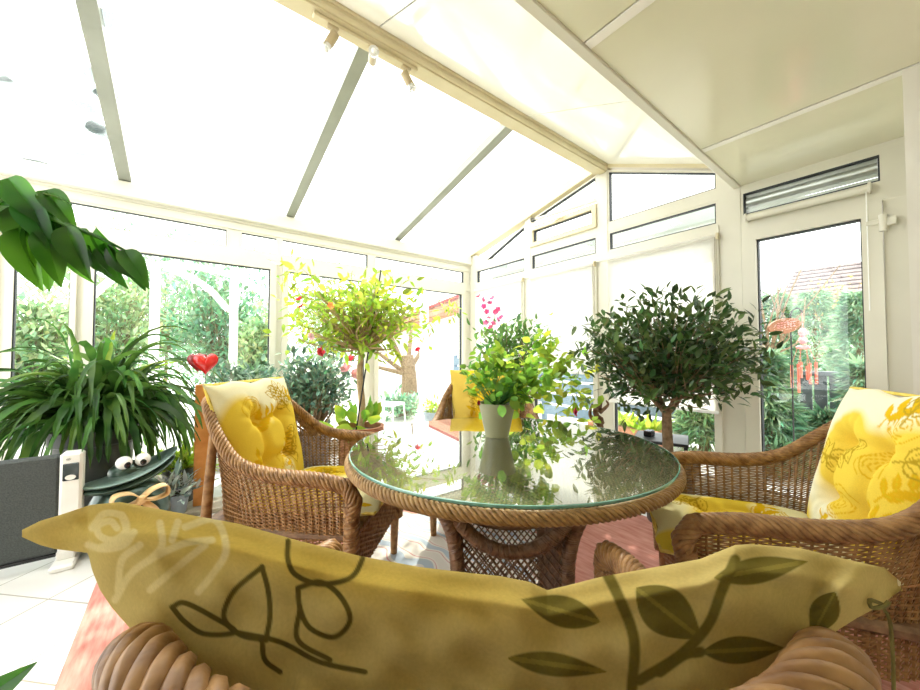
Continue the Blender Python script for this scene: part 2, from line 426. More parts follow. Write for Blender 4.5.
# gable wall
g = WallMB(); g.ax = 0
rl = lambda y: EZ+(LY-y)*(RZ-EZ)/(LY-RY)                   # left rake (underside)
rr = lambda y: RZ-(RY-y)*(RZ-2.575)/(RY-.87)                # right rake
for y0, y1 in ((LY-.13, LY), (2.93, 3.02), (1.92, 2.035), (.84, .98)):
    ztop = min(rl(y0) if y0 > RY else rr(y0), rl(y1) if y1 > RY else rr(y1))
    g.box((GX, y0, 0), (GX+.09, y1, ztop))
g.box((GX, .98, 0), (GX+.09, LY-.13, .07))
g.box((GX-.012, .98, 2.05), (GX+.09, LY-.13, 2.13))
g.box((GX, .98, 2.335), (GX+.09, LY-.13, 2.415))
g.box((GX, -.02, 2.04), (GX+.09, .84, 2.15)); g.box((GX, -.02, 2.335), (GX+.09, .84, CZ+.02))
g.box((GX, -.02, 0), (GX+.09, .143, CZ+.02)); g.box((GX, .832, 0), (GX+.09, .86, CZ+.3)); g.box((GX-.0, .14, 0), (GX+.09, .832, .03))
g.box((GX+.01, HW, CZ), (GX+.09, .86, 2.60))
struct(g.build('wall_gable', 'pvc', smooth=False))
gr = MB()
gr.prism([(LY+.05, EZ-.02), (LY+.05, EZ+.07), (RY, RZ+.08), (RY, RZ-.03)], -.03, .10, FN_G)
gr.prism([(RY, RZ-.03), (RY, RZ+.08), (.86, 2.60), (.86, 2.53)], -.03, .10, FN_G)
struct(gr.build('trim_2', 'cream', smooth=False))
for y0, y1 in ((3.02, LY-.13), (2.035, 2.93), (.98, 1.92)):
    window(wn, R(y0, .07, y1, 2.05), FN_G, .05); wn += 1
    window(wn, R(y0, 2.13, y1, 2.335), FN_G, .02, .012, sashin=False); wn += 1
window(wn, [(3.02, 2.415), (3.86, 2.415), (3.02, rl(3.02)-.06)], FN_G, .02, .012, sashin=False); wn += 1
window(wn, [(2.035, 2.70), (2.93, rl(2.93)-.06-.0), (2.93, rl(2.93)-.055), (2.035, rl(2.035)-.05)], FN_G, .016, .010, sashin=False); wn += 1
o = window(wn, R(2.035, 2.415, 2.93, 2.66), FN_G, .05, .012, mat='cream'); wn += 1
h = MB(); h.rbox((GX-.03, 2.43, 2.625), (GX-.016, 2.55, 2.645), .004); h.rbox((GX-.045, 2.40, 2.630), (GX-.028, 2.50, 2.642), .004)
h.build('handle', 'cream', o)
window(wn, [(.98, 2.415), (1.92, 2.415), (1.92, rr(1.92)-.05), (.98, rr(.98)-.05)], FN_G, .018, .012, sashin=False); wn += 1
window(wn, R(.138, 2.15, .836, 2.337), FN_G, .012, .012, sashin=False); wn += 1
# door leaf
dr = MB(); dout = R(.145, .03, .83, 2.035)
dr.ring(dout, .085, -.03, .06, FN_G)
door = struct(dr.build('door_1', 'pvc', smooth=False))
MB().ring(inset(dout, .08), .012, .0, .05, FN_G).build('gasket', 'dark', door, smooth=False)
MB().prism(inset(dout, .083), .02, .026, FN_G).build('pane', 'glass', door, smooth=False)
hb = MB(); hb.rbox((GX-.045, .775, 1.02), (GX-.03, .805, 1.20), .006); hb.rbox((GX-.075, .70, 1.145), (GX-.055, .805, 1.17), .006); hb.rbox((GX-.065, .782, 1.145), (GX-.03, .80, 1.17), .004)
hb.build('handle', 'pvc', door)
for z in (1.84, .35):
    hg = MB(); hg.tube([(GX-.045, .143, z), (GX-.045, .143, z+.10)], .016, 10); hg.rbox((GX-.05, .09, z+.03), (GX-.028, .143, z+.08), .004); hg.rbox((GX-.05, .143, z+.045), (GX-.028, .21, z+.075), .004)
    hg.build('hinge', 'pvc', door)
# house wall return and rear of the room
hwm = MB(); hwm.box((2.55, -.10, 0), (GX+.09, HW, CZ)); hwm.box((2.55, SY, 0), (2.67, -.10, CZ))
struct(hwm.build('wall_right', 'wall', smooth=False))
struct(MB().box((WX, SY-.12, 0), (2.67, SY, CZ)).build('wall_house', 'wall', smooth=False))
struct(MB().box((WX-.12, SY, 0), (WX, CE, CZ)).build('wall_west', 'wall', smooth=False))
# flat ceiling in panels with joint strips
c = MB()
xs = [WX-.1, -1.23, .03, 1.285, 2.545, GX+.02]
for a, b in zip(xs[:-1], xs[1:]): c.box((a, SY-.1, CZ), (b-.006, CE, CZ+.10))
c.box((WX-.1, SY-.1, CZ+.012), (GX, CE-.005, CZ+.10))
ceil = struct(c.build('ceiling', 'ceil', smooth=False))
st = MB()
for x in xs[1:-1]: st.box((x, SY, CZ-.004), (x+.045, CE-.01, CZ+.002))
st.build('joint_strip', 'slope', ceil, smooth=False)
fa = MB(); fa.box((WX, CE+.002, CZ-.008), (GX, CE+.03, 2.60)); fa.rbox((WX, CE-.006, CZ-.012), (GX, CE+.04, CZ+.012), .004)
struct(fa.build('trim_3', 'pvc', smooth=False))
# sloped opaque panels between ridge and ceiling edge
sp = MB(); rx = [WX, -1.73, -.435, .855, 2.12, GX]
def SL(a, b, d): return (d, a, b)
for a, b in zip(rx[:-1], rx[1:]):
    sp.prism([(RY-.05, RZ-.02), (.86, rr(.86)-.01), (.86, rr(.86)+.05), (RY-.05, RZ+.04)], a+.004, b-.004, SL)
struct(sp.build('ceiling_slope', 'slope', smooth=False))
sj = MB(); sj.prism([(RY-.05, RZ-.012), (.86, rr(.86)-.002), (.86, rr(.86)+.045), (RY-.05, RZ+.035)], WX, GX, SL)
struct(sj.build('trim_4', 'dark', smooth=False))
# ridge beam
rb = MB(); rb.rbox((WX, 1.90, 2.955), (GX, 2.05, 3.09), .01); rb.rbox((WX, 1.885, 2.985), (GX, 1.905, 3.05), .004); rb.rbox((WX, 1.925, 2.945), (GX, 2.0, 2.96), .004)
struct(rb.build('trim_5', 'cream', smooth=False))
# rafters and roof glass
k = 6
for x in (-1.73, -.435, .855, 2.122):
    r_ = MB(); r_.prism([(LY+.02, EZ), (2.03, rl(2.03)), (2.03, rl(2.03)+.075), (LY+.02, EZ+.075)], x-.043, x+.043, SL)
    struct(r_.build('trim_%d' % k, 'alu', smooth=False)); k += 1
for a, b in zip(rx[:-1], rx[1:]):
    p = MB(); p.prism([(LY+.10, rl(LY+.10)+.078), (2.0, rl(2.0)+.078), (2.0, rl(2.0)+.084), (LY+.10, rl(LY+.10)+.084)], a+.005, b-.005, SL)
    struct(p.build('window_%d' % wn, 'roofglass', smooth=False)); wn += 1
# leaf litter on the first roof pane
lit = MB()
# ------------------------------------------------------------------ leaves
def proto(W=.4, fold=.12, curl=.15, n=5, shape='ovate', wave=0):
    t = np.linspace(0, 1, n); V = []
    for q in t:
        if shape == 'ovate': wd = W*.5*(math.sin(PI*q**.75)**.85 if 0 < q < 1 else 0)
        elif shape == 'drip': wd = W*.5*(math.sin(PI*q**.82)**.8*(1-.25*q) if 0 < q < 1 else 0)
        elif shape == 'lance': wd = W*.5*(math.sin(PI*q**.9)**1.1 if 0 < q < 1 else 0)
        elif shape == 'round': wd = W*.5*(math.sin(PI*q)**.5 if 0 < q < 1 else 0)
        else: wd = W*.5*(1-q*q)**.5
        wd = max(wd, .012*W); z = -curl*q*q
        V += [(q, -wd, z+fold*wd*2), (q, 0, z), (q, wd, z+fold*wd*2)]
    F = []
    for i in range(n-1):
        a = i*3; F += [(a, a+3, a+4, a+1), (a+1, a+4, a+5, a+2)]
    return np.array(V), np.array(F)
def scatter(mb, pr, pos, dirs, nrm, size):
    V, F = pr; pos = np.asarray(pos, float); N = len(pos)
    if N == 0: return
    X = np.asarray(dirs, float); X = X/(np.linalg.norm(X, axis=1)[:, None]+1e-9)
    Z = np.asarray(nrm, float); Z = Z-X*np.sum(X*Z, 1)[:, None]; Z = Z/(np.linalg.norm(Z, axis=1)[:, None]+1e-9)
    Y = np.cross(Z, X); S = np.asarray(size, float)[:, None, None]
    P = pos[:, None]+S*(V[None, :, 0:1]*X[:, None]+V[None, :, 1:2]*Y[:, None]+V[None, :, 2:3]*Z[:, None])
    FF = (F[None]+np.arange(N)[:, None, None]*len(V)).reshape(-1, 4)
    tint = np.repeat((.55+.8*RNG.random(N))[:, None]*np.stack([1+.16*RNG.normal(size=N), np.ones(N), 1+.1*RNG.normal(size=N)], 1).clip(.6, 1.5), len(V), 0)
    mb.add(P.reshape(-1, 3), FF.tolist(), tint)
def rdirs(n, up=0, rng=RNG):
    d = rng.normal(size=(n, 3)); d[:, 2] += up; return d/np.linalg.norm(d, axis=1)[:, None]
def crown(br, lf, base, centre, rad, nb, leaves, pr, size, r0=.012, shell=.5, up=.3, droop=0, seed=1, twigs=True, flat=1):
    """branches from base to points in an ellipsoid; leaf clusters at the ends"""
    rng = np.random.default_rng(seed); base = A(*base); centre = A(*centre); rad = A(*rad)
    ends = []
    for i in range(nb):
        d = rng.normal(size=3); d /= np.linalg.norm(d); q = (shell+(1-shell)*rng.random())
        e = centre+d*rad*q; ends.append(e)
        if br is not None and twigs:
            mid = base*.45+e*.55+rng.normal(size=3)*.05*rad+A(0, 0, -.06*rad[2])
            br.tube(spline([base, mid, e], 6), np.linspace(r0, r0*.18, 6), 5)
    ends = np.array(ends); N = nb*leaves
    pos = np.repeat(ends, leaves, 0); out = pos-(centre-A(0, 0, rad[2]*.4))
    out /= np.linalg.norm(out, axis=1)[:, None]+1e-9
    pos = pos+rng.normal(size=(N, 3))*rad*.16-out*rng.random((N, 1))*rad.mean()*.25
    d = out*.7+rng.normal(size=(N, 3))*.7+A(0, 0, up-droop)
    nm = A(0, 0, 1)*flat+rng.normal(size=(N, 3))*.5+out*.4
    scatter(lf, pr, pos, d, nm, size*(.65+.6*rng.random(N)))
    return ends
def bloom(root, mat, pts, size, petals=5, seed=3):
    for i, p in enumerate(pts):
        m = MB(); blossoms(m, [p], size, petals, seed+i); m.build('flower', mat, root)
def blossoms(mb, pts, size, petals=5, seed=3):
    rng = np.random.default_rng(seed)
    pr = proto(.8, .15, -.25, 4, 'round')
    for p in pts:
        n = rng.normal(size=3)-CF*1.2; n /= np.linalg.norm(n); u = np.cross(n, A(0, 0, 1)); u /= np.linalg.norm(u); v = np.cross(n, u)
        a = np.arange(petals)*2*PI/petals+rng.random()
        d = np.cos(a)[:, None]*u+np.sin(a)[:, None]*v+.35*n
        scatter(mb, pr, np.repeat([p], petals, 0), d, np.repeat([n], petals, 0), np.full(petals, size))
def pot(root, r0, r1, h, mat, z=0, rim=True, soil=True):
    pf = [(r0*.96, z), (r0, z+.006), (r0+(r1-r0)*.8, z+h*.84)]
    pf += [(r1*1.06, z+h*.86), (r1*1.07, z+h)] if rim else [(r1, z+h*.97), (r1, z+h)]
    pf += [(r1*.93, z+h), (r1*.90, z+h*.9)]
    MB().lathe(pf, 32).build('pot', mat, root)
    if soil: MB().lathe([(.01, z+h*.88), (r1*.9, z+h*.9), (r1*.88, z+h*.915), (.01, z+h*.93)], 24).build('soil', 'soil', root)

LEAF = proto(.42); LANCE = proto(.26, .1, .2, 5, 'lance'); ROUND = proto(.85, .08, .12, 5, 'round')
SMALL = proto(.45, .1, .15, 3)
# grime and old leaves lying on the first roof pane
P = []
for px, py in ((10, 76), (14, 82), (9, 125), (75, 69), (97, 85), (100, 100), (104, 116), (108, 140), (84, 20), (86, 30), (112, 165), (20, 152), (35, 158), (50, 162), (102, 92), (106, 128)):
    d = ray(px, py)
    # intersect with the pane plane  z = rl(y)+.09
    s_ = (EZ+(LY)*(RZ-EZ)/(LY-RY)+.09-EYE)/(d[2]+d[1]*(RZ-EZ)/(LY-RY)); P.append(CO+d*s_)
P = np.array(P); nrm = np.tile(A(0, .2, .98), (len(P), 1))
dd = RNG.normal(size=(len(P), 3)); dd[:, 2] = 0
scatter(lit, proto(.6, .02, .02), P, dd, nrm, .16+.14*RNG.random(len(P)))
MT['litter'] = glassmat('pale_wet_litter', (.17, .20, .195), haze=.04, boost=.3)
tag(lit.build('leaf_litter', 'litter'), 'pale wet leaf litter lying on the leftmost roof pane', 'leaves', kind='stuff')

# ------------------------------------------------------------------ cushions
CREAM, YEL, GOLD, LINE = A(.93, .90, .68), A(.90, .68, .03), A(.80, .52, .02), A(.55, .38, .03)
def leaf_mask(U, V, x, y, ang, L, W):
    du, dv = U-x, V-y; c, s = math.cos(ang), math.sin(ang)
    a = (du*c+dv*s)/L; b = (-du*s+dv*c)/L
    h = np.where((a > 0) & (a < 1), W*np.sin(PI*np.clip(a, 0, 1)**.85), -.05)
    return a, b, h, L
def fill(C, U, V, x, y, ang, L, W, col, vein=None):
    a, b, h, _ = leaf_mask(U, V, x, y, ang, L, W); m = (np.abs(b) < h)
    k = np.clip((h-np.abs(b))/.02+.5, 0, 1)[..., None]; C[...] = C*(1-k)+col*k
    if vein is not None: C[m & (np.abs(b) < .025)] = vein
def outline(C, U, V, x, y, ang, L, W, col, lw):
    a, b, h, _ = leaf_mask(U, V, x, y, ang, L, W)
    m = (h > -.01) & (np.abs(np.abs(b)-h)*L < lw); C[m] = col
    C[(a > 0) & (a < .7) & (np.abs(b)*L < lw*.5)] = col
def stroke(C, U, V, pts, lw, col):
    P = spline(pts, 8*len(pts)); D = np.full(U.shape, 9.)
    for p, q in zip(P[:-1], P[1:]):
        d = q-p; l2 = d@d+1e-12; t = np.clip(((U-p[0])*d[0]+(V-p[1])*d[1])/l2, 0, 1)
        D = np.minimum(D, np.hypot(U-p[0]-t*d[0], V-p[1]-t*d[1]))
    m = np.clip((lw-D)/(lw*.45)+.5, 0, 1)[..., None]; C[...] = C*(1-m)+col*m
def floral(U, V, seed, base=CREAM, yel=YEL, gold=GOLD, line=LINE):
    rng = np.random.default_rng(seed); C = np.tile(base, U.shape+(1,)).astype(float)
    f = np.zeros(U.shape)
    for _ in range(9):
        x, y, r = rng.random(), rng.random(), .10+.14*rng.random(); f += np.exp(-((U-x)**2+(V-y)**2)/r**2)
    m = np.clip((f-.28)*2.6, 0, 1)[..., None]; C = C*(1-m*.9)+yel*m*.9
    for _ in range(3):                                     # roses in line
        x, y = .15+.7*rng.random(), .15+.7*rng.random()
        for k in range(5):
            a0 = rng.random()*6.28; r = .02+.022*k
            stroke(C, U, V, [(x+r*math.cos(a0+t)*(1+.15*math.sin(3*t)), y+r*math.sin(a0+t)*.9) for t in np.linspace(0, 4.6, 8)], .0035, gold*.95)
    for _ in range(4):                                     # golden sprigs
        x, y, a = .12+.7*rng.random(), .1+.7*rng.random(), rng.random()*6.28
        pts = [(x+.30*t*math.cos(a+.6*t), y+.30*t*math.sin(a+.6*t)) for t in np.linspace(0, 1, 6)]
        stroke(C, U, V, pts, .006, gold)
        for i, p in enumerate(pts[1:]):
            for sgn in (-1, 1): fill(C, U, V, p[0], p[1], a+sgn*.9+.1*i, .10, .22, gold, yel*.85)
    for _ in range(4):                                     # outlined sprigs
        x, y, a = .1+.75*rng.random(), .1+.75*rng.random(), rng.random()*6.28
        pts = [(x+.26*t*math.cos(a-.5*t), y+.26*t*math.sin(a-.5*t)) for t in np.linspace(0, 1, 5)]
        stroke(C, U, V, pts, .005, line)
        for i, p in enumerate(pts[1:]):
            for sgn in (-1, 1): outline(C, U, V, p[0], p[1], a+sgn*.8, .11, .28, line, .005)
    return C
def pad(w, h, th, seed, n=120, tufts=((.33, .33), (.67, .33), (.33, .67), (.67, .67)), dim=.75, sag=.0, muted=False, taper=0, base=CREAM):
    """tufted cushion standing in local x (width) - z (height), thickness along y; front at -y... returns MB"""
    t = np.linspace(-1, 1, n); U, V = np.meshgrid(t, t, indexing='ij')
    prof = np.clip(1-np.abs(U)**3.2, 0, 1)**.5*np.clip(1-np.abs(V)**3.2, 0, 1)**.5
    tk = th*.5*prof
    rng = np.random.default_rng(seed+50)
    for a, b in tufts:
        d2 = (U-(2*a-1))**2+(V-(2*b-1))**2; tk = tk*(1-dim*np.exp(-d2/.018))
        for ca, cb in tufts:
            if (a, b) < (ca, cb) and abs(a-ca)+abs(b-cb) < .45:
                p, q = A(2*a-1, 2*b-1), A(2*ca-1, 2*cb-1); d = q-p
                s = np.clip(((U-p[0])*d[0]+(V-p[1])*d[1])/(d@d), 0, 1)
                tk = tk*(1-.30*np.exp(-((U-p[0]-s*d[0])**2+(V-p[1]-s*d[1])**2)/.006))
        ang = math.atan2(2*b-1, 2*a-1)
        for k in range(5):                                  # puckers running from the tufts
            an = ang+(k-2)*.6; dx, dy = math.cos(an), math.sin(an)
            du, dv = U-(2*a-1), V-(2*b-1); al = du*dx+dv*dy; ac = -du*dy+dv*dx
            tk = tk*(1-.16*np.exp(-(ac/.05)**2)*np.exp(-(np.clip(al, 0, 9)/.3)**2)*(al > 0))
    wob = 1+.02*np.sin(V*9+seed)*np.abs(U)**6; wob2 = 1+.025*np.sin(U*8+seed)*np.abs(V)**6
    X = U*w/2*wob*(1-.03*(1-np.abs(V)))*(1+taper*V); Z = V*h/2*wob2*(1-.03*(1-np.abs(U)))
    C1 = floral((U+1)/2, (V+1)/2, seed, base); C2 = floral((U+1)/2, (V+1)/2, seed+7, base)
    if muted: C1, C2 = C1*A(.80, .78, .62), C2*A(.80, .78, .62)
    mb = MB()
    mb.grid(np.stack([X, tk, Z], 2), C1); mb.grid(np.stack([X, -tk, Z], 2)[::-1], C2[::-1])
    return mb
def frill(w, h, seed, taper=0):
    """corded edge around the cushion"""
    P = []
    for a in np.linspace(0, 4, 161)[:-1]:
        k = int(a); f = (a-k)*2-1; p = [(f, -1), (1, f), (-f, 1), (-1, -f)][k]
        P.append((p[0]*w/2*(1+taper*p[1])*(.985), 0, p[1]*h/2*.985))
    P.append(P[0]); return MB().tube(P, .006, 5, cap=False)
MT['olivecord'] = solid('olive_cord', (.12, .10, .02), (.20, .17, .05), rough=.8, scale=60)
MT['cord'] = solid('yellow_cord', (.62, .46, .06), (.75, .60, .14), rough=.8, scale=60, bump=.3)

# ------------------------------------------------------------------ wicker armchair
RIM = [(.345, .365, .605), (.350, .25, .628), (.345, .06, .640), (.338, -.08, .680), (.305, -.19, .780), (.240, -.288, .884), (.14, -.352, .899), (0, -.370, .900)]
def rim_curve(n):
    C = RIM+[(-x, y, z) for x, y, z in RIM[-2::-1]]
    P = spline(C, 400); d = np.r_[0, np.cumsum(np.linalg.norm(np.diff(P, axis=0), axis=1))]
    t = np.linspace(0, d[-1], n); return np.stack([np.interp(t, d, P[:, k]) for k in range(3)], 1)
def weave(mb, top, bot, rows, amp=.0045, fillr=.72, thick=.0026, bulge=.02, stake_r=.0042):
    """plain weave of flat strands over upright stakes between two curves (sampled at 2 points per stake)"""
    top, bot = np.asarray(top), np.asarray(bot); m = len(top); up = top-bot
    tg = np.gradient((top+bot)/2, axis=0); nn = np.cross(tg, up); nn /= np.linalg.norm(nn, axis=1)[:, None]+1e-9
    ph = np.cos(PI*np.arange(m)/2*1.0)
    ph = np.where(np.arange(m) % 2 == 0, np.where(np.arange(m) % 4 == 0, 1., -1.), 0.)
    for j in range(rows):
        t = (j+.5)/rows; hw = .5*fillr/rows
        c = bot+up*t+nn*(bulge*math.sin(PI*t)); o = nn*(amp*ph*(1 if j % 2 else -1))[:, None]
        V = np.stack([c-up*hw+o-nn*thick/2, c+up*hw+o-nn*thick/2, c+up*hw+o+nn*thick/2, c-up*hw+o+nn*thick/2], 1).reshape(-1, 3)
        F = [(i*4+k, i*4+(k+1) % 4, (i+1)*4+(k+1) % 4, (i+1)*4+k) for i in range(m-1) for k in range(4)]
        mb.add(V, F)
    for i in range(0, m, 2):
        ts = np.linspace(0, 1, 6)
        mb.tube([bot[i]+up[i]*t+nn[i]*bulge*math.sin(PI*t) for t in ts], stake_r, 4)
def make_chair(label):
    t = thing('wicker_armchair', label, 'armchair', group='wicker armchairs around the round table')
    m = 137
    top = rim_curve(m); bot = top.copy()
    ys = np.clip((top[:, 1]+.37)/.74, 0, 1)
    bot[:, 2] = .24+.05*(1-ys); bot[:, 0] *= .90; bot[:, 1] = -.29+(bot[:, 1]+.372)*.86+.0
    mb = MB(); weave(mb, top, bot, 54); mb.build('woven_shell', 'wicker', t, smooth=False)
    # braided rim, fatter over the arm fronts, turning down into the front posts
    c = rim_curve(90); c = c+A(0, 0, .004)
    e0 = [(.352, .385, .50), (.352, .398, .56)]; e1 = [(-x, y, z) for x, y, z in e0[::-1]]
    path = np.concatenate([e0, c, e1]); rad = np.interp(np.linspace(0, 1, len(path)), [0, .16, .32, .5, .68, .84, 1], [.029, .028, .022, .0195, .022, .028, .029])
    MB().rope(path, rad, 7, .125, rad*.50, 7, res=26).build('braided_rim', 'wicker', t, sharp=False)
    # front posts wrapped in strand
    for s in (-1, 1):
        pm = MB(); pm.rope([(s*.352, .388, .54), (s*.348, .385, .40), (s*.342, .375, .20)], .030, 4, .035, .019, 5); pm.build('arm_post', 'wicker', t)
    # seat: woven apron and seat bed
    a0 = np.stack([np.linspace(-.325, .325, 53), np.full(53, .385), np.full(53, .415)], 1); a1 = a0-A(0, .012, .20)
    ap = MB(); weave(ap, a0, a1, 20, bulge=.006); ap.build('front_apron', 'wicker', t, smooth=False)
    sb = MB(); sb.rbox((-.315, -.29, .385), (.315, .385, .42), .01); sb.build('seat', 'wickerdark', t)
    for s in (-1, 1):
        MB().tube([(s*.325, .365, .24), (s*.325, .362, .12), (s*.322, .36, 0)], [.024, .022, .018], 10).build('leg', 'wicker', t)
        MB().tube([(s*.283, -.222, .775), (s*.283, -.245, .5), (s*.272, -.27, .25), (s*.265, -.30, 0)], [.016, .019, .021, .019], 10).build('leg', 'wicker', t)
    MB().tube([(-.31, .36, .235), (.31, .36, .235)], .014, 8).build('stretcher', 'wickerdark', t)
    return t
def place(t, fx, fy, face):
    """front midpoint (fx,fy) on the floor, unit facing vector"""
    f = A(*face)/np.hypot(*face); o = A(fx, fy)-.37*f
    t.location = (o[0], o[1], 0); t.rotation_euler = (0, 0, math.atan2(-f[0], f[1]))
    return t
chairL = place(make_chair('brown wicker armchair left of the table, in front of the orange wooden post'), .722, 1.578, (.74, -.68))
def chair(label, *a):
    c = copy_tree(chairL); c['label'] = label; return place(c, *a)
chairR = chair('brown wicker armchair right of the table, in front of the glazed door', 1.48, .60, (-.5, .87))
chairN = chair('brown wicker armchair in the foreground, seen from behind its braided back', .57, .71, (.615, .788))
chairF = chair('brown wicker armchair on the far side of the table, behind the sage plant pot', 1.45, 1.63, (-.66, -.75))
def M2W(t): return Matrix.Translation(t.location)@Matrix.Rotation(t.rotation_euler.z, 4, 'Z')
def cushions(t, who, seed, back=True, seat=True, muted=False, bw=.51, bh=.58, base=CREAM):
    W = M2W(t)
    if back:
        o = thing('back_cushion', 'yellow floral tufted back cushion in '+who, 'cushion', group='floral chair cushions')
        o.matrix_world = W@Matrix.Translation((0, -.195, .700))@Matrix.Rotation(math.radians(16), 4, 'X')
        pad(bw, bh, .15, seed, taper=.10, base=base).build('cover', 'cushion', o, pattern=True); frill(bw, bh, seed, .10).build('piping', 'cord', o)
    if seat:
        o = thing('seat_cushion', 'yellow and cream floral seat cushion in '+who, 'cushion', group='floral chair cushions')
        o.matrix_world = W@Matrix.Translation((0, .165, .475))@Matrix.Rotation(math.radians(-90), 4, 'X')
        pad(.53, .56, .10, seed+3, muted=muted).build('cover', 'cushion', o, pattern=True); frill(.53, .56, seed).build('piping', 'cord', o)
cushions(chairL, 'the armchair left of the table', 11, muted=True)
cushions(chairR, 'the armchair right of the table by the door', 23, muted=True)
cushions(chairF, 'the armchair behind the sage plant pot', 31, seat=False, base=A(.88, .70, .16))

# ------------------------------------------------------------------ foreground cushion (seen from behind, over the chair back)
TOP = [(22, 530), (40, 521), (60, 515), (90, 505), (120, 502), (180, 513), (240, 524), (300, 541), (360, 556), (420, 567), (470, 573), (500, 576), (530, 582), (547, 590), (565, 586), (600, 577), (650, 568), (700, 559), (735, 545), (750, 544), (800, 548), (850, 560), (885, 568), (901, 582)]
BOT = [(22, 537), (40, 545), (55, 549), (88, 553), (92, 570), (100, 590), (112, 608), (135, 634), (165, 668), (200, 705), (260, 770), (340, 830), (450, 850), (560, 830), (640, 780), (700, 728), (750, 680), (780, 668), (811, 652), (835, 632), (857, 618), (880, 606), (901, 590)]
def near_cushion():
    nu, nv = 620, 220
    px = np.linspace(22, 901, nu); tp = np.interp(px, *zip(*TOP)); bt = np.interp(px, *zip(*BOT))
    v = np.linspace(0, 1, nv)
    PX = np.repeat(px[:, None], nv, 1); PY = tp[:, None]*(1-v)+bt[:, None]*v
    a = np.linspace(-1, 1, nu)[:, None]; z0 = .285+.045*a**2-.012*a
    span = np.clip((bt-tp)/150, .08, 1)[:, None]
    bul = np.clip(1-np.abs(2*v-1)**2.4, 0, 1)[None]**.5*span
    fold = .008*np.sin(PX*.045+PY*.02)*np.exp(-((PY-tp[:, None])/35)**2)+.008*np.exp(-((PX-547)/22)**2)*np.exp(-((PY-tp[:, None])/30)**2)
    wing = .022*np.exp(-((PX-120)/28)**2)*np.sin((PY-500)*.10)*np.exp(-((PY-525)/25)**2)+.022*np.exp(-((PX-840)/34)**2)*np.sin((PX+PY)*.06)*np.exp(-((PY-590)/30)**2)
    wrk = sum(a_*np.sin(PX*fx_+PY*fy_+p_) for a_, fx_, fy_, p_ in ((.0022, .035, .09, .4), (.0018, -.06, .11, 1.7), (.0014, .10, .03, 2.9), (.0010, .14, -.12, .8), (.0025, .018, -.05, 2.2)))
    seam = -.016*np.exp(-((PY-tp[:, None]-26)/9)**2)*span
    pile = np.clip(1-np.abs(2*v-1)**2.4, 0, 1)[None]**.5
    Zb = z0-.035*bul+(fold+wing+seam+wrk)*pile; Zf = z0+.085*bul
    # paint the woven pattern and the light and dark of the end folds (in the cushion's own width and height, measured as seen)
    U, V = PX, PY
    base = A(.58, .465, .19); C = np.tile(base, U.shape+(1,)).astype(float)
    dk = A(.17, .135, .03); pale = A(.72, .62, .32); mid = A(.13, .10, .025)
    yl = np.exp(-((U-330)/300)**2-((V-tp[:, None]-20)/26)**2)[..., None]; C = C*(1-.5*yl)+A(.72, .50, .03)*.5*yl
    def blob(x, y, an, L, W): fill(C, U, V, x, y, math.radians(an), L, W, dk, dk*1.5)
    blob(600, 622, 196, 82, .19); blob(636, 588, 38, 84, .28); blob(702, 652, -3, 82, .17); blob(714, 578, -10, 95, .14); blob(835, 592, 118, 50, .30)  # last blob paints the shade in the fold at the right end
    blob(508, 658, 8, 100, .12);
    for s in ([(600, 560), (620, 600), (634, 640), (632, 690)], [(735, 560), (722, 590), (708, 625), (680, 655), (640, 680)], [(700, 652), (684, 655), (660, 672)]): stroke(C, U, V, s, 5.5, dk)
    for s in ([(172, 607), (185, 603), (215, 618), (235, 632), (205, 634), (185, 622), (172, 607)], [(262, 567), (235, 590), (224, 612), (228, 625), (243, 636), (266, 640)], [(262, 567), (268, 590), (270, 615), (266, 640)],
              [(235, 632), (280, 642), (320, 662), (365, 672)], [(298, 588), (320, 582), (340, 596), (350, 620), (334, 637), (310, 628), (300, 608), (298, 588)],
              [(288, 541), (288, 560), (296, 575), (320, 584), (350, 578), (362, 560), (362, 550)], [(300, 608), (298, 640), (330, 660)], [(262, 640), (265, 660), (280, 672)]): stroke(C, U, V, s, 2.7, mid)
    for s in ([(115, 600), (135, 570), (180, 545), (212, 540)], [(150, 590), (180, 565), (205, 545)], [(160, 523), (162, 545), (150, 560)], [(185, 527), (215, 520), (226, 550), (212, 575), (198, 592)], [(100, 548), (125, 535), (122, 515)], [(118, 590), (122, 560), (140, 545)], [(178, 522), (172, 540)], [(92, 528), (104, 514), (122, 516), (126, 530), (114, 540), (100, 536), (98, 526), (110, 521), (117, 528)], [(88, 545), (104, 549), (124, 545), (134, 532)]): stroke(C, U, V, s, 3.6, pale)  # final pale loops paint the light on the left wing's folds
    front = floral((U-22)/879, (V-500)/350*.4, 5)
    def pts(Zm): return CO+(CF+CR*((PX-460)/F_PX)[..., None]+CU*((345-PY)/F_PX)[..., None])*Zm[..., None]
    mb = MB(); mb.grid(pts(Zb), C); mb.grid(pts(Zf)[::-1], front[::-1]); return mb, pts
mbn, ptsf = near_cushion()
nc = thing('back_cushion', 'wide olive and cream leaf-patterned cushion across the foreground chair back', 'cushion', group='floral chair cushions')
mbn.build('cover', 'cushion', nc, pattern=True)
# tie strings hanging from its right corner
p0 = at_d(882, 604, .30)
ts = MB(); ts.tube(spline([p0, p0+A(.004, 0, -.004), at_d(890, 622, .302), at_d(893, 660, .304), at_d(894, 700, .305)], 16), .0013, 6); ts.tube(spline([p0, at_d(870, 600, .297), at_d(872, 608, .295), at_d(884, 606, .297), at_d(889, 602, .298)], 12), .0016, 6)
ts.build('tie_string', 'olivecord', nc)

